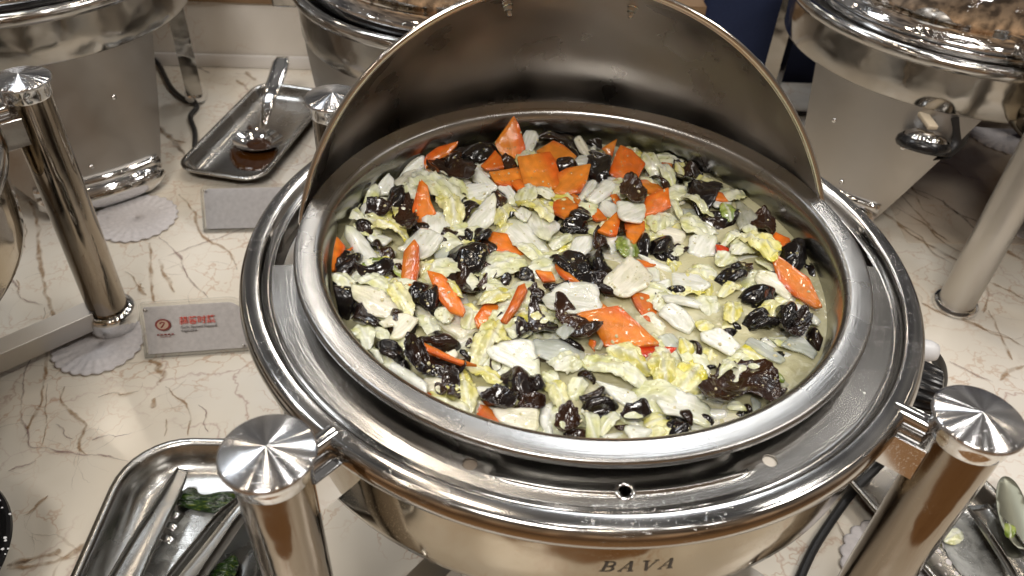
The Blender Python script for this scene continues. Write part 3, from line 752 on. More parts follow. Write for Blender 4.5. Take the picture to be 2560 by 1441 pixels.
# food pan, resting in the ring
PAN = [(.1965, -.0085), (.1990, -.0072), (.2003, -.0050), (.2006, -.0026), (.2000, -.0010), (.1990, -.0002), (.1980, 0), (.1976, .0000), (.1868, .0000), (.1862, -.0001), (.1840, -.0009), (.1822, -.0028), (.1808, -.0060),
       (.1798, -.0100), (.1790, -.0180), (.1782, -.0400), (.1765, -.0520), (.1700, -.0590), (.1500, -.0610), (.0001, -.0610)]
pan = mesh_obj('food_pan', *lathe(PAN, 220), M_PAN)
pan.rotation_euler = (0, 0, YAW)
setp(pan, 'round stainless steel food pan with wide flat rim, full of vegetables', 'food pan')

# ================================================================== the food
ZB = -.0300
CROPS = {'A': (800, 280, 3.431), 'B': (1300, 280, 3.431), 'K': (1700, 400, 3.602), 'D': (800, 680, 3.431), 'E': (1300, 680, 3.431), 'G': (1700, 680, 3.431), 'P': (0, 0, 1)}
# seen outline of every piece: crop, kind, points, optional lift (mm) and slope
FOOD = """
A c 1660,65 1515,265 1545,330 1640,430 1740,460 1750,300 1700,130 |h9 s0,.9|tall upright carrot slice standing against the back wall of the pan
A c 1165,265 1000,310 920,370 870,500 905,500 960,420 1090,370 1150,300 |h8 s.2,.8|long curved carrot slice leaning on the back left wall of the pan
A c 1500,340 1390,460 1430,490 1570,470 1545,390 |h6 s0,.4
A c 1470,520 1690,480 1740,520 1755,610 1700,640 1520,600 |h5
A c 860,590 800,830 830,930 880,930 985,860 940,760 920,650 |h9 s0,.5|upright pointed carrot slice among black fungus at the upper left of the food
A c 95,1080 70,1345 135,1340 215,1160 150,1090 |h6 s-.5,0|carrot slice pressed against the left wall of the pan
A c 275,1150 200,1200 170,1260 215,1250 |h4
A c 800,1110 720,1210 700,1400 705,1540 800,1480 835,1330 835,1160 |h9 s.3,.3|long narrow carrot slice standing upright at the left of the food
A c 1340,1100 1460,1030 1600,1050 1640,1130 1740,1200 1680,1220 1560,1220 1470,1180 |h4
A f 1200,270 1175,300 1215,360 1290,400 1390,410 1470,370 1520,320 1500,260 1420,280 1300,310 |h7
A f 1130,290 1080,340 1085,420 1140,445 1200,420 1210,370 1160,300 |h11
A f 990,420 930,480 1000,540 1090,580 1310,590 1290,490 1210,430 1100,440 1040,410 |h8
A f 640,610 600,700 575,780 640,800 720,760 700,690 730,630 680,610 |h8
A f 500,770 420,810 405,890 440,920 480,870 560,880 620,860 600,820 |h9
A f 650,780 620,850 650,940 720,1000 750,1060 800,1050 830,930 800,830 720,780 |h8
A f 300,930 300,1000 380,1060 440,1040 440,960 380,930 |h7
A f 860,930 800,960 780,1020 850,1040 940,1030 920,960 |h6
A f 400,1080 440,1150 540,1240 630,1280 660,1250 560,1170 460,1090 |h4
A f 290,1165 190,1230 135,1330 140,1395 230,1400 320,1320 355,1250 340,1200 |h8
A f 500,1295 400,1340 300,1350 330,1400 420,1430 540,1400 610,1380 590,1330 |h8
A f 1240,680 1170,730 1150,800 1200,820 1260,720 |h4
A f 960,740 1000,790 1060,740 1030,720 |h3
A f 1380,760 1280,770 1215,840 1230,900 1300,870 1360,820 |h6
A f 1540,665 1470,690 1500,760 1540,830 1590,820 1595,720 |h7
A f 1160,960 1060,1040 1025,1090 1100,1100 1190,1040 1220,980 |h5
A f 1270,985 1240,1030 1260,1080 1310,1070 1300,1000 |h9
A f 1400,980 1330,1030 1320,1080 1380,1100 1460,1080 1475,1010 |h9
A f 1200,1120 1110,1200 1100,1330 1130,1390 1200,1400 1330,1370 1400,1260 1420,1150 1320,1120 |h8|big glossy crumpled wood ear left of the middle of the food
A f 1190,1060 1160,1120 1240,1130 1300,1100 1250,1060 |h6
A f 1560,1360 1530,1400 1600,1480 1650,1420 |h5
A f 1680,1350 1660,1400 1760,1440 1830,1420 1800,1360 |h6
A w 690,365 870,365 870,500 750,530 640,570 660,460 |h5 s0,.5|flat pale cabbage panel leaning on the back left wall of the pan
A w 570,515 500,580 450,640 510,700 600,690 630,590 |h6 s-.2,.5
A l 400,590 360,660 345,750 440,760 500,700 480,640 430,640 |h6 s-.3,.3
A w 740,520 650,600 700,630 800,620 860,520 820,500 |h7
A l 900,505 840,540 800,620 900,650 1000,720 1130,730 1265,675 1170,620 1050,590 980,530 |h8|broad ribbed cabbage leaf end behind the upright pointed carrot slice
A w 1320,440 1300,500 1310,570 1400,610 1500,620 1440,560 |h8 s.3,.3
A w 1120,570 1150,620 1260,660 1300,590 1210,565 |h5
A w 1290,600 1260,640 1280,730 1380,730 1500,650 1460,620 1380,600 |h7
A l 720,620 700,680 740,800 800,820 820,740 830,640 780,620 |h9
A y 1080,670 1060,740 1000,790 1060,830 1110,930 1170,940 1215,880 1200,820 1130,740 1110,680 |h7
A w 1480,715 1380,780 1300,880 1210,990 1300,1000 1400,960 1470,900 1490,800 |h9 s.2,.2|smooth pointed cream cabbage slice at the upper left beside a curled wood ear
A w 400,750 350,790 360,850 420,860 500,780 480,730 |h5
A l 250,830 240,900 300,920 390,930 340,860 290,825 |h6
A w 1000,850 900,880 920,980 1000,1050 1060,1030 1130,970 1070,860 |h8
A y 480,880 550,930 640,960 700,1000 735,1090 720,1110 640,1020 560,1010 430,1000 425,900 |h9
A w 240,990 225,1050 290,1150 350,1250 430,1290 500,1250 430,1120 360,1040 300,1000 |h8|long smooth white cabbage slab at the left wall beside two wood ears
A w 450,1040 415,1070 470,1110 560,1120 610,1080 550,1050 |h4
A w 860,1020 800,1070 700,1180 800,1200 860,1250 950,1200 1035,1100 980,1050 |h8
A t 1080,1150 990,1210 1010,1290 1090,1300 1110,1200 |h4
A g 370,1330 450,1265 530,1260 610,1310 690,1390 650,1400 560,1310 470,1300 |h8|bright green curled leaf edge at the left of the food
P w 1275,543 1263,575 1280,600 1330,618 1365,612 1352,585 1330,560 1300,548 |h8|smooth oval white cabbage slab above the middle of the food
A w 1560,610 1530,650 1590,700 1610,770 1680,770 1670,700 1630,640 |h6
A y 1500,800 1480,900 1570,1000 1600,930 1640,880 1690,880 1600,830 |h6
A w 1730,810 1670,870 1760,930 1810,860 |h9
A l 1380,1340 1450,1250 1600,1220 1740,1290 1700,1360 1560,1400 1420,1420 |h5
A l 1720,690 1810,605 1830,640 1853,740 1760,760 1680,730 |h7
A l 200,760 180,850 230,820 280,780 |h3
A l 1640,1090 1750,1150 1860,1180 1900,1240 1800,1250 1700,1180 |h6
A y 850,1310 930,1280 1000,1310 1040,1350 930,1350 880,1400 |h5
A w 990,1290 1060,1290 1100,1370 1040,1350 |h4
B c 0,400 250,360 290,420 360,640 230,650 50,600 |h9 s0,.35|large square carrot slice with a brown speck near the back of the pan
B c 160,330 290,250 360,280 470,370 400,420 300,420 240,360 |h8 s0,.3
B c 590,450 560,580 510,670 360,690 300,670 350,600 330,530 400,490 |h8 s0,.3|carrot slice with a translucent top edge right of the large square one
B c 830,235 710,310 790,380 815,290 |h8 s0,.8
B c 870,300 835,360 780,510 900,590 990,570 1060,440 960,340 |h9 s0,.5|big diamond shaped carrot slice near the back right wall of the pan
B c 1000,590 1100,570 1180,600 1225,650 1150,690 1060,640 |h5
B c 1265,655 1090,730 1060,890 1160,860 1285,800 1270,730 |h9 s.1,.3|two toned rectangular carrot slice beside a cream cabbage square
B c 300,760 400,730 490,800 430,850 380,890 290,840 |h7
B c 590,810 680,830 740,910 660,920 600,880 |h4
B c 830,865 740,940 680,1010 770,1040 830,1040 845,980 860,900 |h8
B c 900,920 1060,920 1060,1000 980,1110 920,1050 910,990 |h6
B c 780,710 830,700 870,760 820,790 |h3
B c 1220,430 1320,435 1300,475 1240,455 |h7
B c 1670,670 1740,690 1790,760 1670,750 |h5
B r 1690,1130 1740,1140 1800,1170 1770,1220 1700,1190 |h6|small bright red pepper like scrap right of the middle of the food
B c 1000,1270 1080,1270 1160,1310 1080,1330 |h2
B c 290,1300 350,1300 420,1380 500,1440 400,1440 330,1380 |h9 s.4,.1
B c 140,1360 270,1370 300,1440 200,1440 |h6
B c 440,700 500,720 550,800 480,770 |h4
B c -100,590 0,570 50,640 -20,660 |h6
B f 200,200 320,150 430,200 500,270 510,360 460,380 360,290 250,250 160,220 |h7
B f 620,225 560,260 620,300 700,290 690,240 |h6
B f 640,300 600,390 585,470 640,500 740,540 770,420 740,330 700,310 |h11|shiny black pear shaped wood ear near the back of the pan
B f 320,430 380,420 550,450 440,480 370,500 320,480 |h6
B f 900,580 870,680 900,740 990,785 1050,770 1075,680 1000,620 |h11|square crinkled black wood ear below the diamond shaped carrot slice
B f 1090,550 1180,590 1240,650 1290,640 1270,590 1150,540 |h7
B f 1320,460 1420,480 1500,560 1440,620 1350,600 1310,520 |h5
B f 1600,570 1490,610 1450,680 1520,740 1600,790 1670,740 1700,650 1740,620 1690,580 |h7
B f 480,815 400,860 430,900 540,930 610,880 570,830 |h9
B f 380,940 350,1010 430,1040 530,1000 580,940 470,900 |h6
B f 850,960 830,1030 880,1080 915,1050 910,990 |h4
B f 1085,1000 1020,1080 985,1150 1030,1200 1100,1200 1110,1090 |h8
B f 1200,1080 1130,1110 1120,1190 1220,1220 1310,1180 1320,1100 1270,1080 |h8
B f 1330,1140 1320,1200 1400,1210 1450,1170 1410,1140 |h4
B f 1230,1210 1220,1260 1330,1290 1370,1250 1300,1200 |h4
B f 380,1195 280,1240 310,1310 400,1380 480,1430 540,1400 600,1330 520,1240 440,1200 |h9|long glossy wood ear near the middle beside a thin carrot stick
B f 560,1165 540,1220 610,1270 620,1360 700,1400 800,1350 780,1310 720,1300 690,1200 620,1180 |h9
B f 660,1080 620,1100 640,1160 700,1210 740,1250 760,1170 710,1100 |h8
B f 0,1370 60,1360 120,1420 60,1460 0,1450 |h5
B f 500,1430 620,1380 750,1430 820,1480 830,1560 740,1570 560,1510 |h9
B f 1640,850 1530,920 1600,960 1750,980 1853,940 1800,880 |h2
B w 60,170 30,220 40,290 0,370 30,390 110,310 150,220 130,180 |h9 s0,.6
B w 520,210 470,240 520,330 580,380 610,340 560,260 |h10 s0,.5
B w 650,270 600,300 620,350 650,320 |h8
B w 420,410 500,370 590,360 600,420 500,440 |h5
B w 660,560 560,600 500,710 540,730 600,680 640,650 |h6
B w 720,565 840,630 750,700 670,755 585,710 660,640 |h10
B w 765,530 850,580 880,660 830,720 800,690 840,630 |h4
B l 1060,345 1060,440 1110,520 1180,540 1190,440 1150,380 |h9 s.2,.4
B l 1190,450 1240,450 1310,510 1330,590 1280,620 1230,570 |h9
B w 850,785 1075,795 1060,870 1030,935 900,920 860,880 |h11|cream cabbage square lying on carrot slices above the middle of the food
B w 720,750 670,830 760,880 840,890 850,790 |h6
B w 100,860 70,920 150,1020 240,1070 290,1000 340,940 240,890 |h9
B l 1250,700 1300,740 1420,890 1370,890 1290,800 |h6
B l 1340,660 1450,730 1640,830 1600,840 1480,790 1370,740 |h7
B l 1090,900 1180,870 1280,890 1260,980 1140,1010 |h6
B w 1200,970 1320,980 1420,1010 1400,1100 1310,1100 1200,1040 |h7
B l 1460,880 1400,920 1420,1000 1560,1050 1670,1020 1600,980 1520,930 |h7
B w 1480,1060 1600,1040 1680,1060 1670,1200 1560,1210 1460,1170 |h7
B w 480,1060 440,1180 550,1230 620,1130 610,1070 |h8
B w 650,1050 830,1060 830,1180 780,1230 740,1130 |h6
B g 840,1090 940,1110 1010,1200 960,1240 830,1190 |h6|olive green leaf scrap in the middle right of the food
B w 40,1150 150,1160 220,1220 190,1265 100,1220 |h5
B w 940,1260 1060,1330 1120,1400 1060,1500 900,1560 740,1440 840,1350 |h10|large glossy white cabbage square in the middle of the food
B w 1060,1330 1190,1340 1200,1440 1110,1440 |h5
B w 1020,1220 1180,1270 1290,1320 1280,1360 1120,1300 |h5
B y 1290,1290 1350,1340 1320,1370 1280,1350 |h4
B l 1700,1210 1853,1180 1853,1290 1740,1320 1690,1290 |h5
B l 250,1100 430,1040 430,1120 300,1180 |h5
B t 1400,820 1540,830 1500,880 1420,870 |h3
B y 0,740 70,740 150,800 240,820 270,880 220,900 120,850 0,800 |h9
B l 330,1330 500,1290 560,1300 420,1340 |h4
B l 110,640 180,660 290,680 260,740 170,720 |h7
B w 180,760 260,760 330,810 290,830 220,800 |h5
B l 580,990 620,970 700,1030 600,1050 |h4
B l 1010,1130 1100,1000 1180,1100 1120,1150 |h3
K c 880,870 850,910 900,1080 1000,1180 1200,1300 1255,1290 1200,1170 1150,1060 1020,970 |h10 s.35,.2|long pointed carrot slice at the right wall of the pan
K c 870,660 830,710 920,770 990,750 980,700 |h5
K f 690,510 620,570 700,640 780,690 840,650 850,560 780,520 |h6
K f 1080,705 970,760 930,830 960,940 1070,990 1130,900 1140,780 1120,710 |h10|tall crinkled wood ear standing at the right wall behind the long carrot slice
K f 630,895 540,930 340,1020 370,1060 500,1085 590,1060 620,980 |h9|smooth brown black wood ear flap alone on pale leaves at the right
K f 860,840 800,900 830,960 860,930 |h4
K f 490,400 420,410 450,520 490,560 530,470 |h7
K f 380,500 160,540 200,590 380,640 500,590 |h2
K f 640,1150 580,1200 620,1270 740,1310 850,1300 920,1220 880,1170 760,1160 |h6
K f 1150,880 1120,980 1180,1080 1240,1090 1250,960 |h2
K t 480,340 590,400 690,470 600,560 540,590 510,500 520,420 |h6
K l 90,490 30,540 130,620 310,660 315,610 200,580 |h6
K l 500,605 400,720 350,760 440,740 540,690 540,650 |h8
K y 540,690 620,660 880,760 860,800 820,880 700,820 560,740 |h11|folded yellow edged cabbage strip with frayed end at the right
K l 460,780 560,730 700,830 590,860 480,840 |h6
K w 340,860 520,840 700,880 600,930 400,960 |h4
K l 720,890 870,990 880,1040 800,1000 700,920 |h7
K w 740,1000 860,1040 960,1140 1000,1190 960,1230 850,1160 730,1150 700,1070 |h8
K y 400,1140 480,1080 570,1130 480,1200 360,1210 |h5
K w -60,1010 150,1020 260,1110 170,1160 -40,1160 |h7
K w -120,1200 100,1200 290,1250 290,1320 100,1290 -80,1260 |h7
K y 430,1280 400,1400 460,1441 540,1400 540,1320 480,1270 |h8
K y 660,1360 740,1320 810,1310 790,1350 690,1380 |h11|narrow yellow leaf curl lying on black fungus at the right
K g 370,400 360,470 430,540 500,480 450,420 |h7
K w 300,370 460,375 440,410 330,420 |h6
K l 560,620 640,580 700,640 640,670 |h9
D c 930,0 1050,30 1130,110 1225,300 1200,345 1100,310 1030,230 970,100 |h11 s.2,.2|large leaf shaped carrot slice lying across wood ears at the left
D c 740,95 860,85 800,150 770,180 |h6
D c 1740,110 1690,130 1620,290 1550,400 1600,410 1690,290 1760,160 |h10 s.4,.1|thin carrot stick pointing up in the lower left of the food
D c 1420,270 1530,280 1530,340 1450,440 1370,450 1340,380 |h3
D c 810,550 870,590 1000,650 1140,720 1310,780 1180,770 1050,720 900,660 820,600 |h10|long thin carrot strip lying over dark wood ears at the front left
D c 1380,1140 1350,1210 1530,1290 1480,1190 1430,1150 |h6|small carrot corner against the front wall under an oval wood ear
D c 930,1030 1020,1080 970,1060 920,1045 |h3
D c 710,560 760,580 740,660 690,640 |h1
D f 240,120 150,170 100,40 85,200 180,330 250,300 320,210 300,140 |h9
D f 310,240 260,300 280,390 400,440 500,430 590,390 470,380 390,340 370,270 |h8
D f 920,40 810,130 770,200 860,270 960,320 1050,270 990,160 960,80 |h8
D f 1150,40 1330,40 1370,150 1260,240 1200,170 |h6
D f 1420,70 1360,110 1330,190 1400,180 1430,110 |h8
D f 540,580 480,600 520,700 620,750 700,740 720,690 640,610 |h8
D f 800,610 730,680 780,800 880,900 930,910 930,760 880,640 |h9
D f 980,510 850,540 900,600 1050,670 1200,670 1210,590 1120,530 |h8
D f 1190,670 1310,650 1310,760 1240,740 |h7
D f 1280,600 1240,640 1290,680 1310,620 |h8
D f 940,760 1100,760 1200,760 1250,830 1200,880 1060,920 950,880 |h6
D f 1150,890 1060,900 1050,980 1100,1000 1080,1090 1190,1140 1180,950 |h7
D f 1480,720 1450,830 1510,880 1570,800 1510,740 |h7
D f 1660,820 1560,850 1520,890 1600,970 1700,1050 1790,1050 1800,930 1750,850 |h9
D f 1500,1035 1390,1080 1380,1130 1500,1165 1650,1165 1670,1110 1600,1040 |h10|smooth oval wood ear at the front beside a beige cabbage rectangle
D f 1540,430 1750,440 1800,560 1700,600 1560,540 1540,500 |h3
D f 1780,160 1750,220 1853,260 1853,140 |h6
D f 1000,970 990,1040 1080,1080 1090,1000 |h6
D f 1320,510 1310,620 1370,560 1370,510 |h4
D f 640,740 760,760 760,840 690,810 |h5
D f 1300,1110 1280,1170 1310,1170 1340,1120 |h4
D w 300,140 500,170 640,260 760,350 680,380 560,385 430,360 370,270 310,220 |h8|large fan shaped white cabbage panel at the left wall of the pan
D l 300,20 460,20 540,80 600,180 690,290 480,160 370,120 |h8
D l 60,0 140,20 250,60 310,120 220,150 130,100 |h7
D y 560,45 620,70 720,160 780,240 750,330 660,280 580,170 540,90 |h9
D w 620,380 520,440 560,470 640,450 600,560 700,550 820,420 740,370 |h8
D w 820,250 820,370 900,420 990,330 880,270 |h3
D l 1060,280 990,360 1030,420 1110,430 1140,350 |h6
D y 1500,425 1420,470 1320,620 1340,760 1440,740 1470,640 1560,600 1620,610 1540,540 1560,490 |h9|tall folded yellow leaf at the front left of the middle
D w 1460,650 1560,610 1720,600 1800,620 1853,740 1870,870 1780,860 1500,740 |h10|large translucent ribbed cabbage panel at the front left of the middle
D y 1250,780 1360,810 1530,890 1550,930 1450,940 1350,890 1290,850 |h8
D y 1230,840 1180,900 1190,1150 1270,1190 1350,1080 1280,930 |h8
D w 1320,970 1480,970 1560,1010 1430,1040 1340,1050 |h7
D w 590,735 550,800 700,900 880,1010 890,920 800,840 |h8|pale yellow cabbage stalk along the front left wall of the pan
D w 900,920 1040,920 1040,990 960,1020 890,1020 |h6
D l 350,480 460,470 440,600 400,640 300,540 280,500 |h6
D l 460,480 560,500 600,580 500,570 460,540 |h5
D w 1500,1180 1850,1190 1830,1360 1640,1320 1540,1260 |h8|beige cabbage rectangle pressed against the front wall of the pan
D y 1410,210 1560,140 1640,200 1600,240 1480,270 1370,270 |h7
D l 1340,250 1260,330 1210,440 1330,470 1360,370 |h4
D w 1740,280 1853,265 1853,330 1720,330 |h4
D y 1580,940 1700,1060 1760,1090 1700,1160 1600,1030 |h6
D l 400,640 480,640 540,740 500,750 430,690 |h5
D w 760,560 730,590 760,640 850,640 |h7
D y 1060,40 1130,80 1220,180 1180,190 1080,90 |h14|thin yellow cabbage shred stuck on the large leaf shaped carrot slice
D w 1070,690 1150,665 1175,700 1130,750 |h12
D w 925,650 1050,720 980,750 930,700 |h6
D w 1150,240 1250,200 1290,300 1230,340 |h5
E c 510,360 850,305 950,400 1160,590 950,620 740,610 680,500 |h11 s.1,.25|largest carrot slice, orange with a red band, in the lower middle of the food
E r 1000,630 1140,590 1220,660 1080,720 990,680 |h6|small red carrot tip below the largest carrot slice
E r 1240,640 1340,660 1260,720 1230,690 |h4
E c 970,200 1100,200 1200,280 1340,500 1230,510 1100,420 1020,300 |h1|carrot slice sunk under the broth right of the largest one
E c 650,220 750,300 670,330 640,280 |h5
E c 600,570 650,590 640,660 590,610 |h4
E f 370,300 315,330 340,430 420,450 450,560 560,570 670,540 660,490 560,430 450,340 |h11|wedge shaped black wood ear left of the largest carrot slice
E f 110,310 70,350 100,470 130,560 250,560 320,470 200,420 |h7
E f 140,560 320,560 560,640 600,760 540,720 350,600 |h4
E f 90,140 30,230 130,270 220,250 200,170 |h7
E f 270,100 190,140 250,190 370,170 400,120 |h7
E f 715,925 690,1000 600,1030 540,1010 560,1050 680,1075 740,1030 735,930 |h9|hook shaped wood ear curling up at the front of the food
E f 580,1060 550,1200 640,1260 780,1250 850,1200 830,1140 700,1080 |h4
E f 420,1165 340,1230 310,1330 370,1390 480,1390 520,1300 470,1190 |h9|bud shaped dark wood ear against the front wall of the pan
E f 1060,1150 990,1170 900,1190 880,1270 980,1300 1080,1270 1120,1220 |h6
E f 1390,1150 1360,1210 1440,1270 1480,1270 1470,1190 |h11
E f 1330,1240 1260,1310 1230,1380 1330,1400 1450,1370 1460,1290 |h8
E f 0,850 0,1050 90,1060 200,1000 190,930 90,880 |h8
E f 120,1060 30,1110 0,1180 130,1190 200,1170 210,1100 |h7
E f 540,830 450,860 560,900 640,960 660,890 |h6
E f 790,1340 870,1320 930,1350 850,1370 |h4
E f 1150,215 1250,290 1280,250 1200,225 |h4
E f -20,450 80,460 110,600 -20,580 |h5
E f 1010,430 1060,420 1100,480 1080,510 |h1
E w 400,130 230,200 260,290 480,360 560,320 670,325 650,200 620,150 |h11|bluish white cabbage square above the largest carrot slice
E w 0,300 100,260 230,290 200,340 0,330 |h6
E w 1290,260 1210,350 1300,430 1440,500 1490,440 1400,310 |h8
E t 400,430 310,510 380,560 460,500 |h12
E t 140,560 300,560 540,630 540,720 330,750 180,680 |h9|bluish translucent ribbed cabbage piece below the wedge shaped wood ear
E t 700,500 735,570 690,650 640,640 690,580 |h9
E y 850,595 780,640 800,740 900,800 1050,870 1140,820 1040,750 960,650 |h8|ruffled yellow cabbage leaf below the largest carrot slice
E y 1180,690 1100,800 1150,900 1230,970 1310,900 1300,800 1250,720 |h9|bright yellow crumpled leaf at the front middle of the food
E l 690,700 580,800 740,870 960,960 1060,1010 1100,960 1000,870 850,790 |h8|long grooved cabbage stalk slanting across the front middle of the food
E w 680,930 1060,1060 1060,1110 950,1170 800,1060 740,1000 |h6
E w 1230,1020 1210,1100 1260,1210 1400,1240 1600,1300 1605,1150 1400,1050 |h9|large white ribbed cabbage slab at the front right wall of the pan
E w 310,1100 190,1160 180,1260 230,1370 290,1370 260,1260 280,1170 |h7
E l 550,1175 530,1200 580,1320 560,1390 650,1410 680,1280 600,1210 |h8|forked pale leaf at the front wall of the pan
E l 760,1230 680,1290 690,1370 780,1340 860,1230 820,1220 |h7
E w 920,1310 1000,1300 1120,1350 1080,1400 960,1410 910,1350 |h8
E y 200,960 330,930 400,1060 380,1150 260,1100 |h6
E l 450,920 560,920 560,1000 480,1100 410,1030 |h5
E w 350,1390 570,1375 560,1420 450,1415 |h4
E w 700,1390 850,1360 960,1380 800,1430 |h4
E t 1200,560 1310,530 1400,620 1390,720 1270,640 |h6
E y 1330,850 1470,790 1578,880 1578,1000 1400,1060 1290,1010 |h6
E y 1280,1340 1180,1200 1060,1290 1140,1350 |h4
E l 240,740 400,700 540,740 500,850 350,850 |h5
E w 1180,80 1280,50 1290,140 1160,120 |h5
E l 860,770 940,800 900,860 820,830 |h5
E l 190,850 300,860 330,930 220,950 |h4
E t 560,740 640,700 660,800 580,840 |h3
E l 1420,1060 1560,1040 1600,1090 1480,1090 |h5
G f 860,260 830,320 850,420 900,470 1000,400 1010,320 940,260 |h9
G f 1000,380 850,470 820,530 950,560 1040,550 1100,460 1060,390 |h9|large folded wood ear in the black heap at the right wall of the pan
G f 1160,430 1100,470 1090,580 1150,640 1200,650 1260,600 1190,540 |h6
G f 640,350 550,420 560,480 700,490 820,450 830,370 740,340 |h8
G f 700,560 600,550 740,590 800,640 790,580 |h4
G f 640,820 440,830 345,860 350,900 190,1010 240,1080 370,1140 480,1080 600,1040 740,1140 800,1100 800,1000 740,900 |h11|largest reddish brown wood ear draped over cabbage at the front right
G f 730,870 780,900 825,930 800,1010 760,960 |h8
G f 220,800 340,795 300,825 230,830 |h6
G f 810,1010 910,1030 840,1080 800,1060 |h5
G f 560,1100 630,1180 600,1210 550,1150 |h7
G f 450,1220 600,1190 620,1210 500,1270 |h4
G f 370,420 480,430 560,490 480,520 360,460 |h2
G w 330,490 200,530 210,590 330,640 420,700 490,640 450,560 |h8
G t 620,560 580,610 700,700 850,760 880,720 750,620 |h7
G t 970,560 880,640 1040,680 1130,740 1160,680 1060,580 |h7
G l 430,745 380,800 350,830 300,900 400,850 520,820 490,780 |h9
G l 630,770 580,810 700,870 740,830 |h8
G w 940,220 1060,280 1190,380 1170,420 1050,380 960,280 |h6|narrow white cabbage strip below the long pointed carrot slice at the right
G g 750,830 850,870 890,930 850,940 760,870 |h6
G y 150,420 270,430 280,480 200,510 150,470 |h6
G w 260,1150 400,1170 400,1220 330,1240 240,1200 |h6
G l 430,1110 560,1150 550,1200 420,1180 |h6
G w 90,1280 240,1280 270,1330 110,1380 |h4
G t 740,760 950,840 1000,900 900,980 800,900 |h2
G t 620,1060 700,1110 690,1170 640,1190 |h7
G l 400,700 560,690 620,750 480,760 |h3
G f 0,530 100,560 170,620 185,700 140,770 70,770 130,720 140,640 60,580 |h8|arched ring shaped wood ear around a yellow leaf at the right of the middle
G y 0,560 60,600 120,670 60,720 0,700 |h7
"""
def lin(r_, g_, b_): return np.array([r_, g_, b_])
COLS = {'w0': lin(.93, .93, .85), 'w1': lin(.78, .80, .48), 'y0': lin(.90, .86, .50), 'y1': lin(.80, .70, .07), 'l0': lin(.92, .92, .72), 'l1': lin(.76, .76, .34), 'g0': lin(.40, .48, .12), 'g1': lin(.14, .22, .02),
        't0': lin(.74, .78, .74), 't1': lin(.66, .70, .52), 'c0': lin(.74, .13, .012), 'c1': lin(.82, .27, .03), 'r0': lin(.72, .05, .012), 'f0': lin(.0075, .0060, .0062), 'f1': lin(.050, .018, .007)}
KINDS = {'c': ('carrot_slice', 'carrot', 'carrot slices in the vegetable dish'), 'r': ('carrot_slice', 'carrot', 'carrot slices in the vegetable dish'), 'f': ('wood_ear', 'black fungus', 'black wood ear pieces in the vegetable dish')}
for k_ in 'wlygt': KINDS[k_] = ('cabbage_piece', 'cabbage', 'cabbage pieces in the vegetable dish')
fr_ = random.Random(21)
def nz3(x, y, s): return noise.noise(Vector((x, y, s)))
def rid(x, y, s): return 1 - abs(noise.noise(Vector((x, y, s)))) * 2
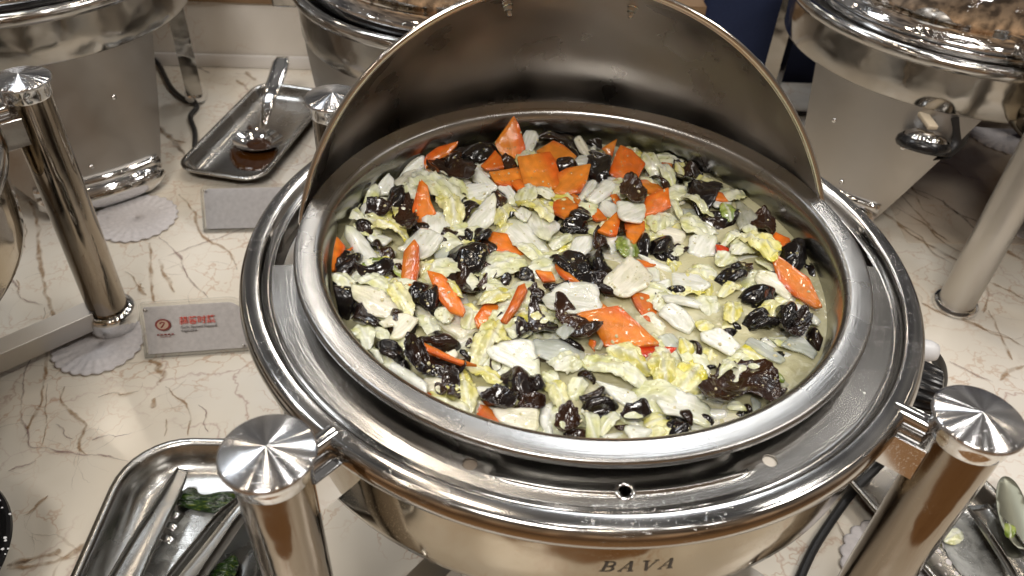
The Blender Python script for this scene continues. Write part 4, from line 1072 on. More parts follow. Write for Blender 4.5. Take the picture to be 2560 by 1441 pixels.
def make_piece(kind, P3c, poly2, org, U, Vv, Nn, seed, thin=False):
    """poly2: outline in the piece's own plane; returns an object with its origin at the piece's centre"""
    R0 = math.sqrt(max(1e-8, abs(np.dot(poly2[:, 0], np.roll(poly2[:, 1], -1)) - np.dot(poly2[:, 1], np.roll(poly2[:, 0], -1))) / 2) / PI)
    rs = random.Random(seed)
    # main axis
    C = poly2 - poly2.mean(0); w_, v_ = np.linalg.eigh(C.T @ C); ax = v_[:, 1]; bx = np.array([-ax[1], ax[0]])
    jit = {'f': .09, 'y': .10, 'l': .07, 'g': .08, 'w': .06, 't': .07, 'c': .0, 'r': .02}[kind]
    if kind in 'crwt':
        Q = poly2.copy(); n = len(Q); Q2 = []
        for i in range(n):          # slightly rounded corners
            a, b, c = Q[i - 1], Q[i], Q[(i + 1) % n]; f = .07 if kind in 'cr' else .17
            Q2 += [b + (a - b) * f, b + ((a - b) + (c - b)) * f * .3, b + (c - b) * f]
        P = np.array(Q2); sp_ = max(.0016, R0 / 6)
    else:
        P = chaikin(poly2, 1 if kind in 'wt' else 2); sp_ = max(.0013, R0 / 9)
    P = resample(P, sp_)
    if jit:
        for i in range(len(P)):
            dd = P[i] / (np.hypot(*P[i]) + 1e-9)
            fq = {'f': 330, 'y': 420, 'l': 420, 'g': 420, 'w': 160, 't': 200, 'r': 200, 'c': 1}[kind]
            P[i] = P[i] + dd * R0 * jit * 1.6 * nz3(P[i][0] * fq, P[i][1] * fq, seed)
    try: V, T, be, d = sheet(P, sp_)
    except Exception: return None
    if len(T) < 6: return None
    n = len(V); u = (V @ ax); v = (V @ bx); um = max(abs(u).max(), 1e-6); vm = max(abs(v).max(), 1e-6)
    rn = np.hypot(V[:, 0], V[:, 1]) / R0
    top = np.zeros(n); col = np.zeros((n, 3)); ph = rs.uniform(0, 50)
    edge = 1 - np.exp(-d / .0012)
    if kind in 'cr':
        th = .0036 if R0 > .006 else .0026
        bend = rs.uniform(-.0012, .0018)
        for i in range(n):
            top[i] = bend * (u[i] / um) ** 2 + .0005 * nz3(V[i][0] * 150, V[i][1] * 150, seed)
        core = rs.uniform(-.5, .5)
        m = np.clip(.5 + .9 * np.cos(np.clip((v / vm - core) * 2.4, -PI, PI)), 0, 1) * rs.uniform(.2, 1)
        c0, c1 = COLS['c0'], COLS['c1']
        if kind == 'r': c0 = c1 = COLS['r0']
        col = c0 + (c1 - c0) * m[:, None]; line = np.exp(-((v / vm - core * .6 - .35) / .07) ** 2) * rs.choice([0, .7, .5])
        col = col * (1 - line[:, None] * .35) + lin(.86, .42, .05) * line[:, None] * .35
        mot = np.array([nz3(q[0] * 190, q[1] * 190, seed + 8) + .6 * nz3(q[0] * 60, q[1] * 60, seed + 9) for q in V]); col = col * (1 + .28 * mot[:, None]) ; col *= (.80 + .20 * edge)[:, None] * rs.uniform(.80, 1.05)
        rim = .45 * th * np.exp(-d / .0007); top -= rim * .55; bot = top - th + rim
    elif kind in 'wt':
        th = .0024 if kind == 'w' else .0016
        bend = rs.uniform(.05, .32) * R0 * rs.choice([1, 1, -1]); k2 = rs.uniform(-.15, .15) * R0
        for i in range(n):
            top[i] = -bend * (v[i] / vm) ** 2 * .8 - k2 * (u[i] / um) ** 2 + .10 * R0 * nz3(V[i][0] * 70, V[i][1] * 70, seed) + .00030 * nz3(u[i] * 60, v[i] * 800, ph) + .00008 * math.sin(v[i] / .0012 + 2 * nz3(u[i] * 60, 0, ph))
        c0, c1 = (COLS['w0'], COLS['w1']) if kind == 'w' else (COLS['t0'], COLS['t1'])
        g = np.clip((u / um * rs.choice([-1, 1]) - rs.uniform(.1, 1.0)) * .9 + .4 * np.array([nz3(q[0] * 120, q[1] * 120, seed + 5) for q in V]), 0, 1)
        col = c0 + (c1 - c0) * g[:, None]; col *= rs.uniform(.88, 1.04)
        if rs.random() < .25: col *= lin(1, .95, .86)
        rim = .5 * th * np.exp(-d / .0006); top -= rim; bot = top - th + rim
    elif kind in 'lyg':
        th = .0012; A = {'l': .16, 'y': .26, 'g': .2}[kind] * R0
        dome = rs.uniform(.15, .40) * R0
        for i in range(n):
            x, y = V[i]
            cr = rid(u[i] * 95 + ph, v[i] * 240, seed) * .45 + nz3(x * 170, y * 170, seed + 2) * .9 + .35 * nz3(x * 420, y * 420, seed + 3)
            top[i] = A * cr + dome * (1 - min(1.4, rn[i]) ** 2) + .0003 * math.sin(v[i] / .0010 + 3 * nz3(u[i] * 90, v[i] * 90, ph))
        c0, c1 = COLS[kind + '0'], COLS[kind + '1']
        g = np.clip((u / um * rs.choice([-1, 1])) * .5 + .35 + .8 * np.array([nz3(q[0] * 160, q[1] * 160, seed + 5) for q in V]), 0, 1)
        col = c0 + (c1 - c0) * g[:, None]; col *= rs.uniform(.88, 1.05)
        # pale midrib
        mr_ = np.exp(-((v / vm - .2 * u / um) / .13) ** 2) * .7; col = col * (1 - mr_[:, None]) + COLS['w0'] * mr_[:, None] * .97
        top += mr_ * .0006; bot = top - th * (.35 + .65 * edge)
    else:
        th = .0011; cup = rs.random() < .38; RD = min(R0, .0105); A = RD * rs.uniform(.22, .36)
        lam = rs.uniform(1.1, 1.9) * R0 + .003; tw = rs.uniform(-1, 1); p0_ = rs.uniform(0, 6)
        for i in range(n):
            x, y = V[i]; q = min(1.5, rn[i])
            base = (RD * .40 * (q ** 2.2 - .35) if cup else RD * .40 * (1 - q ** 2.6))
            w1 = nz3(x * 70, y * 70, seed) * 1.6
            fold = math.sin(2 * PI * (v[i] + tw * u[i] * .5) / lam + p0_ + w1)       # one big curl across the flap
            top[i] = base + A * (.75 * fold + .5 * nz3(x * 130, y * 130, seed + 3) + .10 * nz3(x * 380, y * 380, seed + 4))
            e_ = math.exp(-d[i] / (.0016)); top[i] += (-.0012 * e_) if not cup else .0012 * e_
        br_ = np.clip(.5 * np.array([nz3(q[0] * 80, q[1] * 80, seed + 9) for q in V]) + (.35 if cup else .0) + rs.uniform(-.3, .35), 0, 1)
        if seed % 100000 == 7777: br_ = np.clip(br_ + .5, 0, 1)
        col = COLS['f0'] + (COLS['f1'] - COLS['f0']) * br_[:, None]
        bot = top - th * (.4 + .6 * edge)
    # into the dish
    PP = []
    def put(x, y, z):
        p = org + U * x + Vv * y + Nn * z
        r = math.hypot(p.x, p.y); lim = .1768
        if r > lim: p = Vector((p.x * lim / r, p.y * lim / r, p.z))
        return p - org
    PP = [put(V[i][0], V[i][1], top[i]) for i in range(n)] + [put(V[i][0], V[i][1], bot[i]) for i in range(n)]
    F = list(T) + [tuple(n + i for i in t[::-1]) for t in T] + [(b, a, n + a, n + b) for a, b in be]
    name = KINDS[kind][0]
    o = mesh_obj(name, PP, F, {'c': M_CARROT, 'r': M_CARROT, 'f': M_EAR, 't': M_GLASSY}.get(kind, M_CABB), None, loc=org, auto=50 if kind in 'cr' else None)
    me = o.data; ca = me.color_attributes.new('Col', 'FLOAT_COLOR', 'POINT')
    cc = np.ones((len(me.vertices), 4)); cc[:n, :3] = col; cc[n:, :3] = col; ca.data.foreach_set('color', cc.ravel())
    uvl = me.uv_layers.new(name='UVMap'); li = np.zeros(len(me.loops), int); me.loops.foreach_get('vertex_index', li)
    uu = np.stack([u + ph * .1, v], 1); uu = np.vstack([uu, uu]); uvl.data.foreach_set('uv', uu[li].ravel().astype(float))
    return o
def mound(x, y):
    s = lambda t: max(0, min(1, t)) ** 2 * (3 - 2 * max(0, min(1, t)))
    return .0065 * max(s((y - .02) / .12) * (1 - .5 * s((x - .05) / .1)), s((-x - .05) / .10)) + .0010
HOURS = ['twelve', 'one', 'two', 'three', 'four', 'five', 'six', 'seven', 'eight', 'nine', 'ten', 'eleven']
PIECES = []
idx = 0
for line in FOOD.strip().splitlines():
    body, opt, *lab = (line.split('|') + ['', ''])[:3] if '|' in line else (line, '', '')
    lab = lab[0].strip() if lab else ''
    tk = body.split(); crop, kind = tk[0], tk[1]; ox, oy, sc_ = CROPS[crop]
    px = np.array([[float(a) for a in t.split(',')] for t in tk[2:]]) / sc_ + [ox, oy]
    h_, sl = 6.0, None
    for t in opt.split():
        if t[0] == 'h': h_ = float(t[1:])
        if t[0] == 's': sl = [float(a) for a in t[1:].split(',')]
    idx += 1
    rs = random.Random(idx * 17 + 3)
    cpx = px.mean(0)
    px = cpx + (px - cpx) * {'c': 1.14, 'r': 1.12, 'w': 1.20, 't': 1.2, 'f': 1.2}.get(kind, 1.32)
    q = at(cpx[0], cpx[1], ZB); zc = ZB + mound(q.x, q.y) + (h_ - 4.0 + (2.4 if kind in 'cr' else 0)) * .00095
    if sl is None: sl = [rs.uniform(-.22, .22), rs.uniform(-.18, .25)]
    org = at(cpx[0], cpx[1], zc)
    Nn = Vector((-sl[0], -sl[1], 1)).normalized(); U = Vector((1, 0, sl[0])).normalized(); Vv = Nn.cross(U)
    P2 = []
    for x, y in px:
        p = at_plane(x, y, org, Nn) - org; P2.append((p.dot(U), p.dot(Vv)))
    P2 = np.array(P2)
    if np.dot(P2[:, 0], np.roll(P2[:, 1], -1)) - np.dot(P2[:, 1], np.roll(P2[:, 0], -1)) < 0: P2 = P2[::-1]
    o = make_piece(kind, None, P2, org, U, Vv, Nn, idx * 31 + 5)
    if o is None: print('piece failed', idx, line[:60]); continue
    area = abs(np.dot(P2[:, 0], np.roll(P2[:, 1], -1)) - np.dot(P2[:, 1], np.roll(P2[:, 0], -1))) / 2
    PIECES.append([o, kind, org.copy(), area, lab, cpx, h_])
# labels: look first, then place on the pan's clock face and the neighbour of another sort
LOOK = {'c': 'orange carrot slice', 'r': 'red carrot scrap', 'f': 'black wood ear', 'w': 'white cabbage piece', 'l': 'pale green cabbage leaf', 'y': 'yellow cabbage leaf', 'g': 'green leaf scrap', 't': 'translucent cabbage piece'}
NEAR = {'c': 'carrot', 'r': 'red carrot', 'f': 'wood ear', 'w': 'white cabbage', 'l': 'green leaf', 'y': 'yellow leaf', 'g': 'dark green scrap', 't': 'glassy cabbage'}
def place(o):
    x, y = o.x, o.y; r = math.hypot(x, y)
    hr = HOURS[int(round((90 - math.degrees(math.atan2(y, x))) / 30)) % 12]
    if r < .035: return 'in the centre of the food', r
    ring_ = 'halfway out' if r < .085 else ('in the outer half' if r < .135 else 'by the pan wall')
    return f'{ring_} at {hr} o\'clock', r
used = {}
for pc_ in PIECES:
    o, kind, org, area, lab, cpx, h_ = pc_
    nm, cat, grp = KINDS[kind]; o['category'] = cat; o['group'] = grp
    if not lab:
        sz = 'tiny ' if area < .00010 else ('small ' if area < .00022 else ('large ' if area > .00055 else ''))
        pl_, r_ = place(org); lab = sz + LOOK[kind] + ' ' + pl_
        near = sorted([(math.dist(cpx, p[5]), p) for p in PIECES if p[0] is not o])[:7]
        cands = [lab]
        for d_, p in near:
            dx, dy = cpx - p[5]; side_ = ('right of' if dx > 0 else 'left of') if abs(dx) > abs(dy) else ('below' if dy > 0 else 'above')
            cands.append(f'{lab}, {side_} {NEAR[p[1]]}')
        cands.append(lab + ', raised'); 
        sel = next((c for c in cands[1:] if c not in used and len(c.split()) <= 16), None) or lab
        lab = sel
    used[lab] = 1
    o['label'] = lab
print('food pieces', len(PIECES), 'labels', len(used))

# broth surface with a slight meniscus
V, F = [], []
rings = [0] + [.1786 * (i / 30) for i in range(1, 31)]
n = 150
for k_, r in enumerate(rings):
    for i in range(n):
        a = 2 * PI * i / n; x, y = r * math.cos(a), r * math.sin(a)
        z = ZB + .0008 * noise.noise(Vector((x * 40, y * 40, 0))) + (.0008 if k_ == 30 else 0) + .5 * max(0, mound(x, y)) * 0
        V.append((x, y, z))
for k_ in range(30):
    for i in range(n): F.append((k_ * n + i, k_ * n + (i + 1) % n, (k_ + 1) * n + (i + 1) % n, (k_ + 1) * n + i))
bro = mesh_obj('broth', V, F, M_BROTH); setp(bro, 'cloudy pale yellow broth between the vegetables in the pan', 'broth', kind='stuff')
# smaller scraps filling the heap between and beneath the pieces one sees: nobody could count them
fill_src = []
for kd in 'wlywlf':
    for v_ in range(5):
        nn = fr_.randint(4, 7); R_ = fr_.uniform(.009, .015)
        P2 = np.array([(R_ * fr_.uniform(.75, 1.15) * math.cos(2 * PI * i / nn) * (1.3 if kd != 'f' else 1), R_ * fr_.uniform(.7, 1.1) * math.sin(2 * PI * i / nn)) for i in range(nn)])
        o = make_piece(kd, None, P2, Vector((0, 0, 0)), Vector((1, 0, 0)), Vector((0, 1, 0)), Vector((0, 0, 1)), 9000 + ord(kd) * 10 + v_ + len(fill_src))
        if o is None: continue
        me = o.data; nv = len(me.vertices)
        Vs = np.array([v.co[:] for v in me.vertices]); Fs = [tuple(p.vertices) for p in me.polygons]
        Cs = np.empty(nv * 4); me.color_attributes['Col'].data.foreach_get('color', Cs)
        bpy.data.objects.remove(o); fill_src.append((kd, Vs, Fs, Cs.reshape(-1, 4)))
acc = {'f': ([], [], []), 'w': ([], [], [])}
placed = [(p[2].x, p[2].y, math.sqrt(p[3] / PI) * 1.1) for p in PIECES]
cnt = tries = 0
while cnt < 250 and tries < 12000:
    tries += 1
    r = .170 * math.sqrt(fr_.random()); a = fr_.uniform(0, 2 * PI); x, y = r * math.cos(a), r * math.sin(a)
    if x > .0 and y < .02 and x < .12 and fr_.random() < .15: continue
    dmin = min((math.hypot(x - p[0], y - p[1]) - p[2]) for p in placed)
    if dmin < -.006: continue
    kd, Vs, Fs, Cs = fr_.choice(fill_src); key = 'f' if kd == 'f' else 'w'
    s_ = fr_.uniform(.85, 1.45)
    lift = mound(x, y) - fr_.uniform(.0008, .0036)
    Mx = Matrix.Translation((x, y, ZB + lift)) @ Matrix.Rotation(fr_.uniform(0, 2 * PI), 4, 'Z') @ Matrix.Rotation(fr_.uniform(-.4, .4), 4, 'X') @ Matrix.Scale(s_, 4)
    Mn = np.array(Mx); Vt = Vs @ Mn[:3, :3].T + Mn[:3, 3]
    rr_ = np.hypot(Vt[:, 0], Vt[:, 1]); k_ = np.minimum(1, .1765 / np.maximum(rr_, 1e-6)); Vt[:, :2] *= k_[:, None]
    b0 = sum(len(q) for q in acc[key][0]); acc[key][0].append(Vt); acc[key][1].extend(tuple(b0 + i for i in f) for f in Fs); acc[key][2].append(Cs)
    placed.append((x, y, .007 * s_)); cnt += 1
for key, nm, m_, lab in (('f', 'wood_ear_scraps', M_EAR, 'small dark wood ear scraps sunk in the broth between the larger pieces'), ('w', 'cabbage_scraps', M_CABB, 'small pale cabbage scraps sunk in the broth between the larger pieces')):
    Vt = np.vstack(acc[key][0]); o = mesh_obj(nm, Vt, acc[key][1], m_)
    ca = o.data.color_attributes.new('Col', 'FLOAT_COLOR', 'POINT'); ca.data.foreach_set('color', np.vstack(acc[key][2]).ravel())
    o.data.uv_layers.new(name='UVMap'); li = np.zeros(len(o.data.loops), int); o.data.loops.foreach_get('vertex_index', li)
    o.data.uv_layers[0].data.foreach_set('uv', Vt[li][:, :2].ravel().astype(float))
    setp(o, lab, 'vegetable scraps', kind='stuff')
print('fillers', cnt)

# minced garlic and drops of liquid lying on whatever is there
bpy.context.view_layer.update(); dg = bpy.context.evaluated_depsgraph_get()
def scatter(name, count, mk, m_, lab, on=None, sink=0):
    V, F = [], []; n_ = 0; tr = 0
    while n_ < count and tr < count * 4:
        tr += 1
        r = .172 * math.sqrt(fr_.random()); a = fr_.uniform(0, 2 * PI); x, y = r * math.cos(a), r * math.sin(a)
        ok, p, nrm, ix, ob, _m = SC.ray_cast(dg, Vector((x, y, .02)), Vector((0, 0, -1)), distance=.06)
        if not ok or ob.name.startswith(('food_pan', 'lid')): continue
        if on == 'broth' and ob.name != 'broth': continue
        v, f = mk(); Q = nrm.to_track_quat('Z', 'Y').to_matrix().to_4x4()
        v, f = xform((v, f), Matrix.Translation(p - nrm * sink) @ Q @ Matrix.Rotation(fr_.uniform(0, 6), 4, 'Z'))
        b0 = len(V); V += v; F += [tuple(i + b0 for i in q) for q in f]; n_ += 1
    return setp(mesh_obj(name, V, F, m_), lab, 'garnish', kind='stuff')
def bit():
    s_ = fr_.uniform(.0005, .0012); v, f = [], []
    for k_, (z, q) in enumerate(((0, 1), (.6, .9), (1, .5))):
        for i in range(5): a = 2 * PI * i / 5; w = s_ * q * fr_.uniform(.7, 1.3); v.append((w * math.cos(a) * 1.3, w * math.sin(a), z * s_))
    for k_ in range(2):
        for i in range(5): f.append((k_ * 5 + i, k_ * 5 + (i + 1) % 5, k_ * 5 + 5 + (i + 1) % 5, k_ * 5 + 5 + i))
    f.append(tuple(range(10, 15))); return v, f
def drop():
    s_ = fr_.uniform(.0003, .0013) * fr_.uniform(.6, 1); return lathe([(s_, 0), (s_ * .85, s_ * .28), (s_ * .5, s_ * .42), (.00001, s_ * .48)], 10)
scatter('minced_garlic', 170, bit, M_GARLIC, 'tiny pale bits of minced garlic scattered over the vegetables')
scatter('oil_drops', 900, drop, M_OIL, 'tiny glossy oil drops floating on the broth between the vegetables', 'broth')
scatter('broth_drops', 900, drop, M_OIL, 'tiny wet drops clinging to the vegetables', None)

# ================================================================== neighbours
PR_W = Vector((-.484, .166, 0)); na = math.radians(46)
nb_c = (PR_W.x - PR_ * math.cos(na), PR_W.y - PR_ * math.sin(na), 0)
side = empty('chafing_dish', nb_c, na - math.radians(45), 'round steel chafing dish at the left edge, its capped post beside the printed card', 'chafing dish', 'round steel chafing dishes on capped posts')
mesh_obj('ring', *lathe(RING, 120), M_RING, side); mesh_obj('drum', *lathe(DRUM, 120), M_DRUM, side, auto=50)
mesh_obj('flange', *lathe([(.19, -.0165), (.2166, -.0165)], 96), M_FLANGE, side)
mesh_obj('water_pan', *lathe([(.197, -.008), (.2003, -.005), (.198, 0), (.185, 0), (.18, -.008), (.178, -.04), (.0001, -.06)], 96), M_PAN, side)
stand_parts(side, (2, 1, 3))
pp = at(2385, 765, TZ); ra = math.radians(200)
rc = (pp.x - PR_ * math.cos(ra), pp.y - PR_ * math.sin(ra), 0)
rt = empty('chafing_dish', rc, ra - math.radians(135), 'chafing dish beyond the right edge with one bare post on pale marble', 'chafing dish', 'round steel chafing dishes on capped posts')
mesh_obj('ring', *lathe(RING, 120), M_RING, rt); mesh_obj('drum', *lathe(DRUM, 120), M_DRUM, rt, auto=50)
mesh_obj('water_pan', *lathe([(.197, -.008), (.2003, -.005), (.198, 0), (.185, 0), (.18, -.008), (.178, -.04), (.0001, -.06)], 96), M_PAN, rt)
a = POSTA[3]
pst = mesh_obj('post', *lathe([(.0206, -.0160), (.0206, TZ + .006)], 48), M_SATIN, rt, loc=(PR_ * math.cos(a), PR_ * math.sin(a), 0), auto=40)
mesh_obj('cap', *lathe(CAPP, 48), M_CAP, pst); mesh_obj('collar', *lathe(NECK, 48), M_CHROME, pst)
mesh_obj('foot', *lathe([(.0206, .010), (.0240, .009), (.0262, .006), (.0262, .001), (.0001, .0005)], 40), M_ACRYL, pst, loc=(0, 0, TZ))
u = Vector((math.cos(a), math.sin(a), 0)); R3 = Matrix((u, Vector((-u.y, u.x, 0)), Vector((0, 0, 1)))).transposed().to_4x4()
mesh_obj('bracket', *xform(box(.03, .03, .02, .003, 2, (.2405, 0, -.03)), R3), M_CHROME, rt)

# large dome-lidded chafers of the back row
def legat(c, px, py):
    p = at(px, py, TZ + .012); print('leg', math.degrees(math.atan2(p.y - c[1], p.x - c[0])), math.hypot(p.x - c[0], p.y - c[1])); return (math.degrees(math.atan2(p.y - c[1], p.x - c[0])), math.hypot(p.x - c[0], p.y - c[1]))
def bg_chafer(c, label, panel, legs, zr_=-.045, R=.236, lid_r=.212, lid_z=-.030, lid_h=.13, gap_mat=None):
    r = empty('domed_chafer', (c[0], c[1], 0), 0, label, 'chafer', 'chafers with domed lids in the back row')
    rim = [(R - .05, zr_ - .03), (R - .042, zr_ + .002), (R - .035, zr_ + .004), (R - .024, zr_ + .002), (R - .016, zr_ + .004), (R - .010, zr_ + .010), (R - .004, zr_ + .012), (R + .001, zr_ + .009), (R + .003, zr_ + .003), (R + .001, zr_ - .003), (R - .005, zr_ - .006)]
    mesh_obj('rim', *lathe(rim, 140), M_RING, r)
    mesh_obj('body', *lathe([(R - .006, zr_ - .004), (R - .006, zr_ - .03), (R - .0065, zr_ - .054), (R - .009, zr_ - .058), (R - .02, zr_ - .062), (R - .06, zr_ - .09), (.0001, zr_ - .1)], 140), M_BODY, r, auto=50)
    mesh_obj('lid_gap_band', *lathe([(lid_r - .004, lid_z - .012), (lid_r + .002, lid_z - .010), (lid_r + .002, lid_z - .001), (lid_r - .004, lid_z)], 100), gap_mat or M_BLACK, r)  # band below the lid; its black stands in for the dark gap
    dome = [(lid_r + .004, lid_z), (lid_r + .005, lid_z + .003), (lid_r + .003, lid_z + .006), (lid_r - .004, lid_z + .010)]
    for i in range(1, 25):
        t = PI / 2 * i / 24; dome.append(((lid_r - .004) * math.cos(t) + .0001, lid_z + .010 + lid_h * math.sin(t)))
    mesh_obj('lid', *lathe(dome, 140), M_CHROME, r)
    # broad front leg: a curved satin panel ending in a chrome foot
    a0, a1, b0, b1, rb = panel
    V, F = [], []; n, m = 20, 18
    for s_ in (0, 1):
        for j in range(m + 1):
            t = j / m; z = zr_ - .055 + (TZ + .022 - (zr_ - .055)) * t; rad = (R - .008) + (rb - (R - .008)) * (t ** 1.2) - s_ * .002
            for i in range(n + 1):
                l_, r_ = a0 + (b0 - a0) * t, a1 + (b1 - a1) * t
                a = math.radians(l_ + (r_ - l_) * i / n); V.append((rad * math.cos(a), rad * math.sin(a), z))
    k = (n + 1) * (m + 1)
    for j in range(m):
        for i in range(n):
            a = j * (n + 1) + i; q = (a, a + 1, a + n + 2, a + n + 1); F.append(q); F.append(tuple(k + x for x in q[::-1]))
    for j in range(m):
        for i in (0, n):
            a = j * (n + 1) + i; F.append((a, a + n + 1, k + a + n + 1, k + a))
    mesh_obj('broad_leg', V, F, M_PANEL, r, auto=40)
    fp = [(rb * math.cos(math.radians(b0 + (b1 - b0) * i / 12)), rb * math.sin(math.radians(b0 + (b1 - b0) * i / 12)), TZ + .0190) for i in range(13)]
    fo = mesh_obj('leg_foot', *merge(tube(fp, [.008, .015] + [.0185] * 9 + [.015, .008], 18), tube([(p[0] * .99, p[1] * .99, TZ + .037) for p in fp], .0080, 12)), M_CHROME, r)
    for f_, t_ in ((.25, .35), (.75, .35), (.5, .8)):
        z = zr_ - .055 + (TZ + .022 - (zr_ - .055)) * t_; rad = (R - .008) + (rb - (R - .008)) * (t_ ** 1.2) + .0003
        l_, r_ = a0 + (b0 - a0) * t_, a1 + (b1 - a1) * t_; a = math.radians(l_ + (r_ - l_) * f_)
        mesh_obj('rivet', *xform(lathe([(.0034, 0), (.0030, .0012), (.0018, .0019), (.0001, .0022)], 16), Matrix.Translation((rad * math.cos(a), rad * math.sin(a), z)) @ Vector((math.cos(a), math.sin(a), 0)).to_track_quat('Z', 'Y').to_matrix().to_4x4()), M_CHROME, r)
    for leg_ in legs:
        la, rf = leg_[:2]
        u = Vector((math.cos(math.radians(la)), math.sin(math.radians(la)), 0)); v = Vector((-u.y, u.x, 0)); R3 = Matrix((u, v, Vector((0, 0, 1)))).transposed().to_4x4()
        mesh_obj('lid_bracket', *xform(box(rf - R + .030 if rf else .034, .046, .050, .004, 3, ((R + (rf or R + .02)) / 2 + .003, 0, zr_ - .012)), R3), M_BODY, r, auto=40)
        if rf is None: continue
        V, F = [], []; m = 14
        for j in range(m + 1):
            t = j / m; rad = rf; z = zr_ - .036 + (TZ + .02 - zr_ + .036) * t
            for dy, dr in ((-.0175, .012), (.0175, .012), (.0175, -.012), (-.0175, -.012)): V.append(R3 @ Vector((rad + dr, dy, z)))
        for j in range(m):
            for q in range(4): F.append((j * 4 + q, j * 4 + (q + 1) % 4, (j + 1) * 4 + (q + 1) % 4, (j + 1) * 4 + q))
        lg = mesh_obj('side_leg', V, F, M_BODY, r, auto=30)
        mesh_obj('leg_foot', *xform(merge(lathe([(.0001, .028), (.008, .026), (.014, .018), (.016, .010), (.014, .003), (.0001, .0008)], 24)), Matrix.Translation(R3 @ Vector((rf, 0, 0)) + Vector((0, 0, TZ)))), M_CHROME, r)
    return r
M_PANEL = steel('panel_satin', (.47, .45, .425), .38, 0, None, .1)
bg_chafer((-.75, .593), 'domed steel chafer at the upper left, broad satin leg standing on a paper doily', (-95, -18, -68, -34, .262), (legat((-.75, .593), 487, 238), (200, .25)))
bg_chafer((-.125, .612), 'domed steel chafer half hidden behind the open lid of the front dish', (-158, -50, -150, -60, .215), ((183, None), (10, None)))
bg_chafer((.548, .635), 'domed steel chafer at the upper right with reflections of the hall in its lid', (-158, -102, -149, -119, .235), (legat((.548, .635), 1912, 262), (20, .25)), lid_r=.205, gap_mat=M_CHROME)
# thermostat dial and black strap under the right one
dl = at(2318, 336, -.122)
dial = empty('thermostat_dial', dl, 0, 'black and chrome dial with white figures under the upper right domed chafer', 'dial')
vf = lathe([(.0001, .004), (.012, .005), (.022, .0), (.026, -.006), (.027, -.010)], 40)
R3 = Matrix.Rotation(math.radians(-14), 4, 'X') @ Matrix.Rotation(math.radians(6), 4, 'Y')
mesh_obj('dial_face', *xform(vf, R3), M_CHROME, dial)
mesh_obj('dial_bezel', *xform(lathe([(.0265, -.004), (.031, -.008), (.032, -.014), (.030, -.018), (.0001, -.018)], 40), R3), M_BLACK, dial)
V, F = box(.012, .05, .006, .0015, 2, (0, .018, .012)); mesh_obj('dial_clip', V, F, plain('cream_clip', (.62, .52, .38), .4), dial)
def textobj(body, size, m, parent, loc, rot=(0, 0, 0), ext=.0, bold=0, align='CENTER', name='lettering', sx=1.0):
    cu = bpy.data.curves.new(name, 'FONT'); cu.body = body; cu.size = size; cu.align_x = align; cu.align_y = 'CENTER'; cu.extrude = ext; cu.offset = bold; cu.space_character = 1.0
    cu.materials.append(m)
    t_ = bpy.data.objects.new('t', cu); SC.collection.objects.link(t_); bpy.context.view_layer.update()
    me = bpy.data.meshes.new_from_object(t_.evaluated_get(bpy.context.evaluated_depsgraph_get())); bpy.data.objects.remove(t_)
    me.materials.clear(); me.materials.append(m)
    o = bpy.data.objects.new(name, me); SC.collection.objects.link(o); o.parent = parent; o.location = loc; o.rotation_euler = rot
    return o
sp_ = spline([at(2400, 292, -.102), at(2405, 325, -.118), at(2394, 362, -.135), at(2355, 396, -.148)], 8)
V, F = [], []
for i, p in enumerate(sp_):
    for k in (-1, 1):
        for e in (0, -.002): V.append(p + Vector((.012 * k, .004 * k, e)))
for i in range(len(sp_) - 1):
    a = i * 4
    for q in ((0, 2, 6, 4), (1, 5, 7, 3), (0, 4, 5, 1), (2, 3, 7, 6)): F.append(tuple(a + x for x in q))
st = mesh_obj('rubber_strap', V, F, M_RUBBER); setp(st, 'black rubber strap hanging from the upper right domed chafer beside the dial', 'strap')

# cables on the counter
cb = mesh_obj('power_cable', *tube(spline([at(318, 112, -.22), at(350, 122, -.25), at(395, 160, -.278), at(425, 215, -.281), at(455, 245, -.281), at(492, 265, -.281), at(476, 292, -.281), at(487, 330, -.281), at(487, 368, -.281)], 8), .0038, 10), M_RUBBER)
setp(cb, 'thin black cable winding down the marble from the upper left chafer to the sauce tray', 'cable')
cb = mesh_obj('power_cable', *tube(spline([at(1960, 270, -.281), at(2000, 284, -.281), at(2060, 280, -.281), at(2100, 268, -.281), at(2160, 250, -.281)], 8), .0038, 10), M_RUBBER)
setp(cb, 'black cable lying behind the open lid in front of the blue cloth', 'cable')

# paper doilies
def doily(p, R, label, z=TZ + .0018):
    n = 24; V, F = [], []
    m = 168; rings = [0.0, .3, .55, .62, .66, .74, .80, .84, .90, .96, 1.0]
    for k, f in enumerate(rings):
        for i in range(m):
            a = 2 * PI * i / m
            r = R * f * (1 + (.06 * abs(math.sin(a * n / 2)) - .03) * max(0, (f - .7) / .3)) + .00001
            zz = .0005 * math.sin(a * n) * (f > .6) + .0006 * (f in (.62, .80, .96)) + noise.noise(Vector((math.cos(a) * f * 3, math.sin(a) * f * 3, R * 50))) * .0008 * f
            V.append((r * math.cos(a), r * math.sin(a), max(zz, -.0004)))
    for k in range(len(rings) - 1):
        for i in range(m): F.append((k * m + i, k * m + (i + 1) % m, (k + 1) * m + (i + 1) % m, (k + 1) * m + i))
    o = mesh_obj('paper_doily', V, F, M_DOILY, loc=(p.x, p.y, z)); o.modifiers.new('s', 'SOLIDIFY').thickness = .0003
    return setp(o, label, 'doily', 'scalloped paper doilies')
doily(at(340, 548, TZ), .051, 'lilac white paper doily under the chrome foot of the upper left domed chafer')
doily(at(248, 862, TZ), .046, 'scalloped paper doily under the post foot beside the red printed card')
doily(at(2600, 560, TZ), .06, 'paper doily at the right edge beyond the long bare post')
doily(at(2515, 345, TZ), .06, 'paper doily half covered by a tray corner at the upper right')
